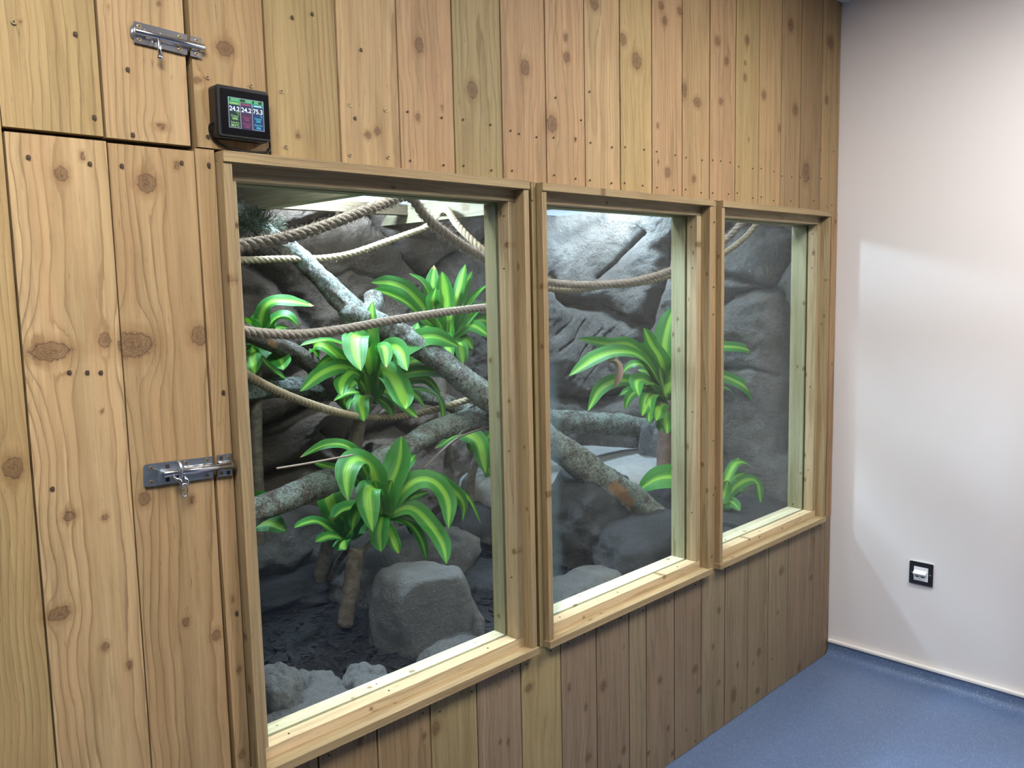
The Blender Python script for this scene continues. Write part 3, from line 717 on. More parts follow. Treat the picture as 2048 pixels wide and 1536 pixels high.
CR = [  # px polyline, groove width m, depth m
 ([(1085,560),(1103,590),(1120,603),(1200,617),(1250,637),(1285,652)], .022, .040),
 ([(1192,555),(1225,525),(1243,505),(1262,488),(1288,466)], .007, .020),
 ([(1350,478),(1330,500),(1331,540),(1315,590),(1296,650)], .026, .045),
 ([(1285,652),(1293,700),(1290,780)], .020, .035),
 ([(1098,668),(1120,648),(1147,620)], .006, .010), ([(1098,700),(1130,680),(1168,640)], .006, .012), ([(1108,752),(1160,700),(1205,655)], .007, .014),
 ([(1120,760),(1190,705),(1245,645)], .006, .012), ([(1225,660),(1180,700)], .006, .010), ([(1150,770),(1230,700),(1270,660)], .005, .008),
 ([(1260,440),(1290,470)], .004, .006), ([(1100,480),(1140,470),(1200,440)], .05, .012),
 ([(1440,552),(1490,563),(1545,577)], .014, .030), ([(1545,577),(1562,545),(1575,515),(1584,492)], .016, .035),
 ([(1440,608),(1470,588),(1500,580),(1530,576)], .014, .028), ([(1440,458),(1500,448),(1560,455),(1600,476)], .012, .020),
 ([(1545,577),(1570,590),(1583,620),(1580,720),(1575,900)], .012, .022), ([(1462,435),(1450,470)], .008, .012),
 ([(1440,740),(1500,735),(1560,750)], .010, .015),
 ([(485,775),(560,765),(640,700)], .03, .03), ([(500,868),(560,845),(650,800),(700,760)], .020, .035), ([(495,520),(560,560),(620,640),(650,700)], .03, .02),
 ([(740,420),(780,470),(850,560),(900,600)], .02, .03), ([(850,560),(890,520),(985,470)], .016, .03), ([(900,600),(985,690)], .02, .035),
 ([(560,470),(660,430),(740,420)], .02, .025), ([(700,880),(800,850),(860,900)], .015, .02), ([(500,960),(600,930),(720,940)], .02, .03),
 ([(880,640),(930,760),(960,820)], .02, .03), ([(740,900),(760,980)], .015, .03), ([(650,860),(700,930)], .01, .02),
 ([(1098,790),(1180,800),(1290,780)], .03, .04), ([(640,560),(700,540),(760,560)], .008, .012), ([(780,470),(850,480)], .006, .01)]
def seg_dist(S, Z, pts):
    d = np.full(S.shape, 9.0)
    for (a, b), (c_, e_) in zip(pts[:-1], pts[1:]):
        vx, vz = c_-a, e_-b; L2 = vx*vx+vz*vz+1e-9
        t_ = np.clip(((S-a)*vx+(Z-b)*vz)/L2, 0, 1)
        d = np.minimum(d, np.hypot(S-a-t_*vx, Z-b-t_*vz))
    return d
s0, s1, zz0, zz1 = -3.2, XEN+YBK-.085, .30, 1.768
ns, nz = 760, 262
S, Z = np.meshgrid(np.linspace(s0, s1, ns), np.linspace(zz0, zz1, nz), indexing='ij')
wobS = fbm(np.stack([S.ravel()*22, Z.ravel()*22, S.ravel()*0], 1), 3).reshape(S.shape)*.006
D = fbm(np.stack([S.ravel()*2.2, Z.ravel()*2.2, S.ravel()*0+3], 1), 3).reshape(S.shape)*.035
D += fbm(np.stack([S.ravel()*9, Z.ravel()*9, S.ravel()*0+9], 1), 4).reshape(S.shape)*.010
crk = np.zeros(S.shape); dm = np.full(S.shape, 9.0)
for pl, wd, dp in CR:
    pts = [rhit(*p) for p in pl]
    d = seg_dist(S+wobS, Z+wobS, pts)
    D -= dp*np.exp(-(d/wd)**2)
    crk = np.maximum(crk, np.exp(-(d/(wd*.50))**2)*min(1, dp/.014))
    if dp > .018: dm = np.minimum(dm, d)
D += .045*(1-np.exp(-dm/.032))
rdg = fbm(np.stack([S.ravel()*14+Z.ravel()*6, Z.ravel()*26-S.ravel()*9, S.ravel()*0+4], 1), 3).reshape(S.shape)
D += .005*rdg-.006*np.exp(-(rdg/.10)**2)*np.clip(fbm(np.stack([S.ravel()*3, Z.ravel()*3, S.ravel()*0+30], 1), 2).reshape(S.shape)+.1, 0, 1)
rc = .16                                          # rounded inner corner
px_ = np.where(S < XEN, S, XEN); py_ = np.where(S < XEN, YBK, YBK-(S-XEN))
nx_ = np.where(S < XEN, 0.0, -1.0); ny_ = np.where(S < XEN, -1.0, 0.0)
q = np.clip((S-XEN+rc)/(2*rc), 0, 1)*math.pi/2
inc = (S > XEN-rc) & (S < XEN+rc)
px_ = np.where(inc, XEN-rc+rc*np.sin(q), px_); py_ = np.where(inc, YBK-rc+rc*np.cos(q), py_)
nx_ = np.where(inc, -np.sin(q), nx_); ny_ = np.where(inc, -np.cos(q), ny_)
D = np.clip(D, -.045, .2)
V = np.stack([(px_+nx_*D).ravel(), (py_+ny_*D).ravel(), Z.ravel()], 1)
idx = np.arange(ns*nz).reshape(ns, nz)
Q = np.stack([idx[:-1, :-1], idx[1:, :-1], idx[1:, 1:], idx[:-1, 1:]], -1).reshape(-1, 4)
ROCKW = rock_material('sculpted_rock', (.092, .078, .069), (.175, .155, .142), (.080, .060, .049), .30, 1.15)
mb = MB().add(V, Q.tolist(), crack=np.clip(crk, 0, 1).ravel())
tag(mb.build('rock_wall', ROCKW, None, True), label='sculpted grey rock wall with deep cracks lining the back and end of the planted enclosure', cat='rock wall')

# soil
gx, gy = 300, 110
X, Y = np.meshgrid(np.linspace(-3.1, -.03, gx), np.linspace(.09, 1.16, gy), indexing='ij')
PP = np.stack([X.ravel()*7, Y.ravel()*7, X.ravel()*0], 1)
Zs = .478+fbm(PP, 3)*.012+fbm(PP*6, 3)*.006
idx = np.arange(gx*gy).reshape(gx, gy); Q = np.stack([idx[:-1, :-1], idx[1:, :-1], idx[1:, 1:], idx[:-1, 1:]], -1).reshape(-1, 4)
t = NT('dark_mulch'); o_ = t.obj()
ch = t.noise(t.map(o_, (1, 1.4, 1)), 85, 5, .75)
t.set(Base_Color=t.mix(t.ramp(ch, [(.4, 0.0), (.62, .6), (.72, 1.0)]), (.006, .0055, .008, 1), (.045, .036, .036, 1)), Roughness=.8); t.bump(ch, .02, 1.0); MULCH = t.m
tag(MB().add(np.stack([X.ravel(), Y.ravel(), Zs], 1), Q.tolist()).build('soil', MULCH, None, True), label='dark bark mulch covering the floor of the planted enclosure', cat='soil', kind='stuff')
# loose bark chips, part of the soil bed
mb = MB()
for i in range(2600):
    x = random.uniform(-2.3, -.7); y = random.uniform(.12, 1.05); a = random.uniform(0, 6.28); l = random.uniform(.005, .017); w_ = l*random.uniform(.2, .5)
    zt = .486+random.uniform(0, .008); ca, sa = math.cos(a), math.sin(a); dz = random.uniform(-.004, .004); h_ = .0015
    P = [(x+ca*u*l-sa*v*w_, y+sa*u*l+ca*v*w_, zt+u*dz+h_*k) for k in (0, 1) for u, v in ((-1, -1), (1, -1), (1, 1), (-1, 1))]
    mb.add(P, [(3, 2, 1, 0), (4, 5, 6, 7), (0, 1, 5, 4), (1, 2, 6, 5), (2, 3, 7, 6), (3, 0, 4, 7)])
tag(mb.build('bark_chips', MULCH), label='small dark bark chips scattered over the mulch', cat='bark chips', kind='stuff')
# base under the soil
tag(MB().box((-3.2, .037, 0), (-.03, 1.26, .30)).build('floor_plinth', plain('plinth_dark', (.03, .025, .02), .9)), kind='structure')
tag(MB().box((-3.15, .037, .3), (-3.10, 1.26, H)).build('wall_enclosure_end', plain('ply_end', (.25, .19, .12), .8)), kind='structure')

# ------------------------------------------------------------------ boulders and stones
STONE = rock_material('boulder_stone', (.105, .102, .100), (.185, .175, .168), (.090, .068, .055), .55, .8)
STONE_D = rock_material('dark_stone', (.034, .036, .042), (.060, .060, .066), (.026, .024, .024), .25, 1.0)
STONE_L = rock_material('sandy_stone', (.30, .29, .285), (.36, .35, .34), (.25, .24, .23), .2, .35)
STONE_B = rock_material('blue_stone', (.15, .155, .165), (.22, .225, .235), (.12, .12, .125), .2, 1.0)
def stone(name, c_, rad, label, mat, seed=0, rot=0, power=2.6, rough=.10, tilt=(0, 0), sub=5, facets=(), cat_='rock'):
    bm = bmesh.new(); bmesh.ops.create_icosphere(bm, subdivisions=sub, radius=1)
    N = np.array([v.co[:] for v in bm.verts]); F = [[v.index for v in f.verts] for f in bm.faces]; bm.free()
    p = power; L = (np.abs(N)**p).sum(1)**(1/p); Vv = N/L[:, None]
    d = fbm(N*1.3+seed*7.1, 3)*rough*1.6+fbm(N*5+seed*3.3, 4)*rough*.35
    Vv = Vv*(1+d)[:, None]
    for nrm, off in facets:
        n_ = np.array(nrm, float); n_ /= np.linalg.norm(n_); e_ = Vv@n_-off; Vv = Vv-np.where(e_ > 0, e_*.86, 0)[:, None]*n_
    Vv = Vv*np.array(rad)
    R = (Matrix.Rotation(rot, 3, 'Z') @ Matrix.Rotation(tilt[0], 3, 'X') @ Matrix.Rotation(tilt[1], 3, 'Y'))
    Vv = Vv@np.array(R).T
    o = MB().add(Vv, F, crack=np.zeros(len(Vv))).build(name, mat, None, True); o.location = c_
    return tag(o, label=label, cat=cat_)
def C(px, py, y): return tuple(float(v) for v in at(px, py, y))
stone('boulder', C(845, 1245, .38), (.128, .15, .172), 'large rounded grey boulder standing beside the cane below the first window', STONE, 2, .35, 2.5, .09, tilt=(.1, 0), facets=(((.0, .1, 1), .86), ((-.6, -.7, .3), .86), ((.9, -.3, .3), .85)))
stone('boulder', C(905, 1335, .20), (.105, .06, .075), 'wet grey foot stone in front of the large rounded boulder', STONE, 5, .2, 2.8, .1)
stone('stone', C(725, 1385, .19), (.075, .055, .058), 'pitted grey stone at the sill edge left of the large boulder', STONE_B, 8, .4, 2.4, .16)
stone('stone', C(640, 1405, .19), (.105, .06, .056), 'low crumbly grey stone in the middle of the sill edge', STONE_B, 11, 1.1, 2.4, .16)
stone('stone', C(552, 1400, .18), (.040, .06, .072), 'pale grey stone tucked in the lower left corner of the first window', STONE_B, 15, .2, 2.6, .12)
stone('stone', C(610, 1452, .13), (.14, .045, .060), 'flat grey stone lying along the sill of the first window', STONE_B, 19, 0, 2.6, .12)
stone('boulder', C(660, 1120, 1.02), (.13, .09, .14), 'grey boulder behind the leaning lower cane', STONE_B, 21, .3, 2.6, .12)
stone('boulder', C(560, 1090, 1.05), (.20, .12, .11), 'rough grey boulder at the back left of the mulch', STONE, 24, .1, 2.6, .14)
stone('boulder', C(800, 1140, .82), (.26, .14, .11), 'brown-grey sloping slab behind the large rounded boulder', STONE, 27, -.2, 2.8, .10, tilt=(0, -.12))
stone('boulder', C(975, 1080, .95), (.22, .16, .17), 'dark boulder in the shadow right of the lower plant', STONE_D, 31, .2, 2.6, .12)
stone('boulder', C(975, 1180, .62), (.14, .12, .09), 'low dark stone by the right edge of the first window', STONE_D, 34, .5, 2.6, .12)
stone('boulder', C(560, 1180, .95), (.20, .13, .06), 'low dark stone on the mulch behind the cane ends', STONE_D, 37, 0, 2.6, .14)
# ledge in the right hand corner
stone('rock_ledge', (-.50, .80, .60), (.46, .34, .135), 'broad flat sandy ledge filling the corner behind the middle window', STONE_L, 41, .03, 5.0, .04, facets=(((0, 0, 1), .95),), cat_='rock ledge')
stone('boulder', C(1310, 895, .66), (.055, .06, .115), 'upright blue-grey stone on the ledge beside the tall cane', STONE_B, 43, .5, 2.4, .18, tilt=(0, -.25))
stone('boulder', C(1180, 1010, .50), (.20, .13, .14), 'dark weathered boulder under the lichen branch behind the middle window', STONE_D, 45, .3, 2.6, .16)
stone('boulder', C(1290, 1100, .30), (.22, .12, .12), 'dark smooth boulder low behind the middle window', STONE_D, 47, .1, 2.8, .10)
stone('boulder', C(1160, 1190, .26), (.16, .10, .065), 'low grey slab at the sill of the middle window', STONE, 49, .1, 2.8, .08)
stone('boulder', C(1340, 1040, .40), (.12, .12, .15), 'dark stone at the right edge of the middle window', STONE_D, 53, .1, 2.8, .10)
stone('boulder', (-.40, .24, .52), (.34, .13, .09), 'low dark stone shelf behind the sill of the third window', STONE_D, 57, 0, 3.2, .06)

# ------------------------------------------------------------------ branches
def bark_material(name, lich, cut=False):
    t = NT(name); o_ = t.obj()
    n1 = t.noise(o_, 20, 4, .7); n2 = t.noise(o_, 110, 5, .8); n3 = t.noise(o_, 260, 4, .75)
    col = t.mix(t.ramp(n2, [(.35, 0.0), (.65, 1.0)]), (.045, .034, .026, 1), (.23, .18, .14, 1))
    lk = t.ramp(t.math('ADD', t.math('MULTIPLY', n1, .55), t.math('MULTIPLY', n2, .45)), [(lich-.03, 0.0), (lich+.06, 1.0)])
    lc_ = t.mix(t.ramp(n3, [(.38, 0.0), (.60, 1.0)]), (.10, .125, .105, 1), (.50, .56, .49, 1))
    col = t.mix(t.math('MULTIPLY', lk, .92), col, lc_)
    fl = t.ramp(t.noise(o_, 420, 2, .5), [(.62, 0.0), (.68, 1.0)])
    col = t.mix(t.math('MULTIPLY', fl, .5), col, (.62, .68, .62, 1))
    col = t.mix(t.attr('cut'), col, t.mix(n2, (.36, .16, .06, 1), (.60, .34, .16, 1)))
    t.set(Base_Color=col, Roughness=.85)
    t.bump(t.math('ADD', t.math('MULTIPLY', n2, 1.0), t.math('MULTIPLY', n3, .7)), .012, 1.0); return t.m
LICH = bark_material('lichen_bark', .475); BARK = bark_material('brown_bark', .60); MOSS = bark_material('mossy_bark', .465)
def limb(mb, pts, rad, rough=.10, seg=20, n=10, seed=0, cuts=()):
    seg *= 2; P = cat(pts, int(n*1.8)); m_ = len(P)
    R = np.interp(np.linspace(0, 1, m_), np.linspace(0, 1, len(rad)), rad)
    T = np.gradient(P, axis=0); T /= np.linalg.norm(T, axis=1)[:, None]
    # end rings close the limb with a flat saw cut
    V = []; cut = []; N = np.cross(T[0], (0, 0, 1)); N /= np.linalg.norm(N)
    ring = []
    for i in range(m_):
        N = N-T[i]*(N@T[i]); N /= np.linalg.norm(N); B = np.cross(T[i], N)
        for k in range(seg):
            a = 2*math.pi*k/seg; ring.append(math.cos(a)*N+math.sin(a)*B); V.append(P[i])
    ring = np.array(ring); V = np.array(V)
    nz_ = fbm(V*9+ring*.9+seed, 3)*rough*1.2+fbm(V*45+ring*2+seed, 3)*rough*.55
    rr_ = np.repeat(R, seg)*(1+nz_)
    V = V+ring*rr_[:, None]; cv_ = np.zeros(len(V))
    for (cp_, cr_) in cuts:
        d = np.linalg.norm(V-np.array(cp_), axis=1); cv_ = np.maximum(cv_, np.clip((cr_-d)/(cr_*.25), 0, 1))
    F = []
    for i in range(m_-1):
        for k in range(seg):
            k2 = (k+1) % seg; F.append((i*seg+k, i*seg+k2, (i+1)*seg+k2, (i+1)*seg+k))
    mb.add(V, F, cut=cv_)
    for i, rev in ((0, True), (m_-1, False)):
        rg = V[i*seg:(i+1)*seg]; cc = rg.mean(0)
        VV = np.concatenate([rg*.985+cc*.015, [cc]]); FF = [((k+1) % seg, k, seg) if rev else (k, (k+1) % seg, seg) for k in range(seg)]
        mb.add(VV, FF, cut=np.ones(len(VV)))
def A3(l): return [at(*p) for p in l]
# long lichen branch crossing both windows
mb = MB(); limb(mb, A3([(470, 415, 1.06), (540, 470, 1.02), (600, 515, .98), (660, 575, .92), (725, 635, .86), (800, 668, .80), (880, 722, .72), (985, 800, .62)])+[at(1060, 852, .54), at(1150, 920, .46), at(1235, 985, .40), at(1330, 1045, .34), at(1400, 1090, .30)],
  [.027, .029, .031, .034, .040, .040, .041, .044, .047, .051, .053, .050, .045], .14, 24, 10, 1, cuts=[(at(1230, 975, .368), .026), (at(1243, 987, .362), .028), (at(1257, 1000, .356), .024)])
limb(mb, A3([(728, 642, .84), (706, 630, .85), (690, 614, .865)]), [.036, .034, .028], .12, 20, 6, 2)
limb(mb, A3([(735, 632, .86), (748, 610, .88), (745, 590, .90)]), [.034, .032, .030], .1, 18, 6, 3)
tag(mb.build('lichen_branch', LICH, None, True), label='thick lichen covered branch slanting from upper left down across the first two windows', cat='branch')
mb = MB(); limb(mb, A3([(470, 655, .86), (505, 672, .86), (550, 690, .86), (600, 712, .88), (650, 752, .90), (690, 800, .95)]), [.026, .027, .028, .029, .030, .028], .12, 20, 8, 5, cuts=[(at(548, 690, .82), .022), (at(500, 665, .82), .016)])
tag(mb.build('bare_branch', BARK, None, True), label='brown branch with raw orange scar running in from the left behind the upper plant', cat='branch')
mb = MB(); limb(mb, A3([(470, 790, .92), (510, 782, .94), (580, 776, .96), (660, 784, .98), (740, 792, .98), (820, 790, .95), (880, 800, .9), (960, 835, .78), (1000, 850, .72)]), [.029, .030, .030, .030, .028, .028, .028, .030, .03], .14, 20, 8, 7)
tag(mb.build('lichen_branch', LICH, None, True), label='level lichen covered branch behind the crown of the upper plant', cat='branch')
mb = MB(); limb(mb, A3([(480, 1038, .50), (525, 1015, .52), (590, 990, .55), (660, 962, .60), (740, 930, .66), (810, 895, .72), (870, 862, .74), (940, 838, .72), (1010, 815, .66)]), [.034, .034, .035, .036, .034, .034, .036, .038, .04], .11, 20, 8, 9)
tag(mb.build('mossy_branch', MOSS, None, True), label='thick mossy branch rising from lower left to the fork on the right', cat='branch')
mb = MB(); limb(mb, A3([(1040, 838, .80), (1110, 842, .80), (1180, 846, .80), (1240, 850, .79), (1296, 858, .76)]), [.046, .047, .046, .045, .042], .12, 22, 8, 13)
tag(mb.build('log', LICH, None, True), label='short level log with pale bark resting above the sandy ledge', cat='log')
mb = MB(); mb.tube(cat(A3([(846, 938, .62), (880, 905, .62), (912, 878, .64), (950, 862, .66), (990, 850, .66)]), 6), .0035, 8); mb.tube(cat(A3([(912, 878, .64), (925, 862, .65), (940, 856, .68)]), 4), .002, 6)
mb.at = {}; tag(mb.build('twig', plain('twig_bark', (.16, .13, .12), .8), None, True), label='thin crooked twig hanging right of the lower plant', cat='twig')
mb = MB(); mb.tube(cat(A3([(553, 937, .40), (620, 926, .43), (705, 910, .48)]), 6), .0026, 8)
tag(mb.build('dry_stem', plain('dry_stem', (.34, .24, .20), .6), None, True), label='thin straight pinkish stem pointing left from the lower plant', cat='stem')

mb = MB(); rg = random.Random(9); c0 = at(512, 452, 1.02)
for i in range(900):
    a = rg.uniform(0, 6.28); b = rg.uniform(-.6, 1.5); rr_ = rg.uniform(.01, .05)
    d = np.array([math.cos(a)*math.cos(b), math.sin(a)*math.cos(b), math.sin(b)]); p0 = c0+d*rr_*np.array([1.9, .8, 1]); l = rg.uniform(.008, .02)
    mb.tube([p0, p0+d*l*.6+np.array([rg.uniform(-1, 1), rg.uniform(-1, 1), rg.uniform(-1, 1)])*l*.4, p0+d*l+np.array([rg.uniform(-1, 1), 0, rg.uniform(-1, 1)])*l*.6], [.0012, .001, .0003], 4, cap=False)
tag(mb.build('moss_tuft', plain('dark_moss', (.05, .065, .035), .9)), label='dark mossy tuft on the top end of the slanting lichen branch', cat='moss')
# ------------------------------------------------------------------ ropes
def rope_material(name, a_, b_):
    t = NT(name); o_ = t.obj(); n2 = t.noise(o_, 300, 4, .7); n1 = t.noise(o_, 40, 2)
    c_ = t.mix(n2, (*a_, 1), (*b_, 1)); t.set(Base_Color=c_, Roughness=.9); t.bump(n2, .0022, .8); return t.m
ROPE_A = rope_material('jute_rope', (.20, .145, .11), (.46, .36, .295)); ROPE_B = rope_material('sisal_rope', (.23, .165, .095), (.46, .36, .235))
def rope(name, pts, R, mat, label, fuzz=0, pitch=4.6, n=14, frays=None):
    P = cat(pts, n)
    # resample evenly
    L = np.concatenate([[0], np.cumsum(np.linalg.norm(np.diff(P, axis=0), axis=1))]); step = R*.42; m_ = int(L[-1]/step)
    s_ = np.linspace(0, L[-1], m_); P = np.stack([np.interp(s_, L, P[:, i]) for i in range(3)], 1)
    for _ in range(6): P[1:-1] = (P[:-2]+2*P[1:-1]+P[2:])/4
    T = np.gradient(P, axis=0); T /= np.linalg.norm(T, axis=1)[:, None]
    N = np.cross(T[0], (0.1, .2, 1)); N /= np.linalg.norm(N); Ns = []; Bs = []
    for i in range(m_):
        N = N-T[i]*(N@T[i]); N /= np.linalg.norm(N); Ns.append(N); Bs.append(np.cross(T[i], N))
    Ns = np.array(Ns); Bs = np.array(Bs); mb = MB()
    for k in range(3):
        ph = 2*math.pi*k/3+s_/(R*pitch)*2*math.pi
        Q_ = P+(Ns*np.cos(ph)[:, None]+Bs*np.sin(ph)[:, None])*R*.42
        mb.tube(Q_, R*.62, 10)
    rg = random.Random(3)
    for _ in range(fuzz):
        i = rg.randrange(2, m_-3); a = rg.uniform(0, 6.28); d = Ns[i]*math.cos(a)+Bs[i]*math.sin(a)
        l = R*rg.uniform(.2, 1.0); c0 = P[i]+d*R*.95; c1 = c0+d*l*.6+T[i]*rg.uniform(-1, 1)*l; c2 = c1+d*l*.3+T[i]*rg.uniform(-1, 1)*l*.8
        mb.tube([c0, c1, c2], [.0005, .00035, .0002], 3, cap=False)
    return tag(mb.build(name, mat, None, True), label=label, cat='rope')
Rp = .0128
rope('climbing_rope', A3([(440, 500, .16), (486, 490, .18), (560, 478, .20), (640, 455, .23), (720, 425, .27), (780, 402, .31), (812, 392, .33), (826, 398, .33), (850, 432, .34), (885, 462, .36), (925, 490, .38), (980, 522, .41), (1040, 550, .44), (1100, 565, .46), (1160, 570, .46), (1220, 568, .44), (1280, 560, .40), (1345, 540, .36), (1400, 515, .32), (1448, 482, .26), (1474, 457, .21), (1497, 430, .17)]),
     Rp, ROPE_A, 'frayed thick brown rope peaking near the roof and sagging across all three windows', 4200)
rope('climbing_rope', A3([(440, 515, 1.0), (487, 520, .99), (560, 518, .97), (640, 517, .95), (700, 508, .93), (760, 488, .92), (810, 470, .90), (850, 455, .88), (878, 432, .84), (884, 421, .80), (896, 422, .74), (910, 444, .66), (935, 472, .60), (980, 512, .54), (1040, 555, .52), (1095, 576, .50), (1150, 580, .49), (1210, 572, .47), (1280, 566, .44), (1345, 550, .40), (1400, 532, .34), (1452, 504, .29), (1492, 473, .23), (1520, 440, .19)]),
     .0110, ROPE_B, 'golden sisal rope running behind the frayed brown rope and hooked over the roof beam', 250)
rope('climbing_rope', A3([(450, 655, .40), (497, 663, .42), (550, 668, .43), (610, 668, .44), (690, 658, .45), (760, 645, .46), (840, 632, .48), (910, 622, .50), (980, 614, .52), (1040, 610, .54)]),
     .0120, ROPE_A, 'brown rope stretched across the middle of the first window in front of the leaves', 500)
rope('climbing_rope', A3([(450, 715, .40), (502, 755, .46), (560, 785, .54), (620, 808, .60), (680, 826, .64), (735, 835, .80), (790, 834, .84), (850, 824, .84), (900, 810, .78), (935, 800, .73), (966, 788, .68)]),
     .0115, ROPE_B, 'lowest sagging rope, tied round the lichen branch behind the upper plant', 150)

# ------------------------------------------------------------------ plants
def leaf_material():
    t = NT('striped_leaf'); lu = t.attr('lu'); lt = t.attr('lt'); sd = t.attr('ls')
    cv_ = t.n('ShaderNodeCombineXYZ', {0: t.math('ADD', t.math('MULTIPLY', lu, 13.0), sd), 1: t.math('MULTIPLY', lt, .5), 2: sd}).outputs[0]
    st = t.noise(cv_, 1.0, 3, .6)
    au = t.math('ABSOLUTE', lu)
    stripe = t.ramp(t.math('ADD', au, t.math('ADD', t.math('MULTIPLY', t.math('SUBTRACT', st, .5), .95), t.math('MULTIPLY', t.math('SUBTRACT', t.math('FRACT', t.math('MULTIPLY', sd, 3.7)), .55), .30))), [(.12, 1.0), (.24, .6), (.38, 0.0)])
    col = t.mix(stripe, t.mix(st, (.020, .125, .016, 1), (.050, .25, .028, 1)), t.mix(st, (.16, .40, .035, 1), (.33, .56, .07, 1)))
    fine = t.ramp(t.noise(t.n('ShaderNodeCombineXYZ', {0: t.math('MULTIPLY', lu, 34.0), 1: t.math('MULTIPLY', lt, .4), 2: sd}).outputs[0], 1.0, 2), [(.55, 0.0), (.72, 1.0)])
    col = t.mix(t.math('MULTIPLY', fine, .35), col, (.02, .11, .015, 1))
    tip = t.ramp(t.math('ADD', lt, t.math('MULTIPLY', t.math('FRACT', sd), .05)), [(.985, 0.0), (1.0, 1.0)])
    col = t.mix(t.math('MULTIPLY', t.math('MULTIPLY', tip, .8), t.math('GREATER_THAN', t.math('FRACT', t.math('MULTIPLY', sd, 7.3)), .68)), col, (.40, .26, .12, 1))
    t.set(Base_Color=col, Roughness=.48); t.bsdf.inputs['Specular IOR Level'].default_value = .32
    t.bump(fine, .0012, .5)
    tl = t.n('ShaderNodeBsdfTranslucent', {'Color': t.mix(1.0, col, (1.0, 1.2, .5, 1), 'MULTIPLY')})
    mx = t.n('ShaderNodeMixShader', {0: .2, 1: t.bsdf.outputs[0], 2: tl.outputs[0]}); t.L.new(mx.outputs[0], t.out.inputs[0]); return t.m
LEAF = leaf_material(); DRY = plain('withered_leaf', (.30, .20, .14), .7)
WP = ([0, .12, .32, .55, .78, .91, .97, 1], [.36, .66, .98, 1, .88, .52, .22, .01])
def leaf(mb, pts, width, roll=None, fold=.28, seed=None):
    P = cat(pts, 8); L = np.concatenate([[0], np.cumsum(np.linalg.norm(np.diff(P, axis=0), axis=1))])
    n = 26; s_ = np.linspace(0, L[-1], n); P = np.stack([np.interp(s_, L, P[:, i]) for i in range(3)], 1)
    for _ in range(2): P[1:-1] = (P[:-2]+2*P[1:-1]+P[2:])/4
    T = np.gradient(P, axis=0); T /= np.linalg.norm(T, axis=1)[:, None]
    seed = random.random()*50 if seed is None else seed; rg = random.Random(seed)
    roll = rg.uniform(-.45, .45) if roll is None else roll
    tow = np.array([-.62, -.75, .10]); up_ = np.array([0, 0, 1.0])
    tt = np.linspace(0, 1, n); W_ = np.interp(tt, *WP)*width*.485
    cs = np.array([-1, -.62, -.28, 0, .28, .62, 1]); V = []; LU = []; LT_ = []
    wv_ = rg.uniform(6, 11); wa = rg.uniform(.03, .09)
    for i in range(n):
        nn = up_*(.55+.25*T[i][2]**2)+tow*.85; nn = nn-T[i]*(nn@T[i]); nn /= np.linalg.norm(nn)+1e-9
        sd = np.cross(T[i], nn); a = roll*(1+.5*tt[i]); sd, nn = sd*math.cos(a)+nn*math.sin(a), nn*math.cos(a)-sd*math.sin(a)
        for c_ in cs:
            wavy = math.sin(tt[i]*wv_*2+c_*1.3+seed)*wa*abs(c_)**2
            V.append(P[i]+sd*c_*W_[i]+nn*W_[i]*(fold*abs(c_)*(1.2-.5*abs(c_))+wavy)); LU.append(c_); LT_.append(tt[i])
    k = len(cs); F = [(i*k+j, i*k+j+1, (i+1)*k+j+1, (i+1)*k+j) for i in range(n-1) for j in range(k-1)]
    mb.add(V, F, lu=LU, lt=LT_, ls=np.full(len(V), seed))
def cane_material(name, a_, b_):
    t = NT(name); o_ = t.obj()
    w_ = t.n('ShaderNodeTexWave', {'Vector': o_, 'Scale': 17.0, 'Distortion': 9.0, 'Detail': 3.0, 'Detail Scale': 2.0}, bands_direction='Z').outputs['Fac']
    n_ = t.noise(o_, 45, 4, .65)
    c_ = t.mix(t.ramp(n_, [(.35, 0.0), (.65, 1.0)]), (*a_, 1), (*b_, 1)); c_ = t.mix(t.ramp(w_, [(.86, 0.0), (.98, .35)]), c_, (.09, .065, .045, 1))
    t.set(Base_Color=c_, Roughness=.75); t.bump(t.math('ADD', t.math('MULTIPLY', w_, .25), n_), .0014, .7); return t.m
CANE = cane_material('cane_bark', (.10, .078, .055), (.20, .16, .12)); CANE_R = cane_material('reddish_cane', (.10, .062, .050), (.17, .11, .09))
def cane(name, pts, r, parent, mat=CANE):
    P = cat(pts, 8); mb = MB(); n = len(P); R = np.array([r*(1+.04*math.sin(i*1.9)) for i in range(n)]); mb.tube(P, R, 20)
    return mb
def plant(name, label, base, leaves, canes, rnd=0, mat=CANE, group=None, extra_r=.17):
    e = empty(name, tuple(base), label=label, cat='plant'); b = np.array(base)
    mb = MB()
    for lf in leaves:
        pts, w_ = lf[0], lf[1]; kw_ = lf[2] if len(lf) > 2 else {}
        leaf(mb, [np.array(p)-b for p in pts], w_, **kw_)
    o = part(e, mb, 'foliage', LEAF, True)
    for pts, r_ in canes:
        m_ = cane('cane', [np.array(p)-b for p in pts], r_, e); part(e, m_, 'cane', mat, True)
    return e
def LV(lst, y0, y1f=None):
    """leaf list in picture points at depth y0 running towards depth y0+dy"""
    out = []
    for it in lst:
        pts, w_ = it[0], it[1]; dy = it[2] if len(it) > 2 else random.uniform(-.16, .05)
        kw_ = it[3] if len(it) > 3 else {}
        n = len(pts); out.append(([at(p[0], p[1], (p[2] if len(p) > 2 else y0+dy*(i/(n-1))**1.3)) for i, p in enumerate(pts)], w_, kw_))
    return out
YA = .80
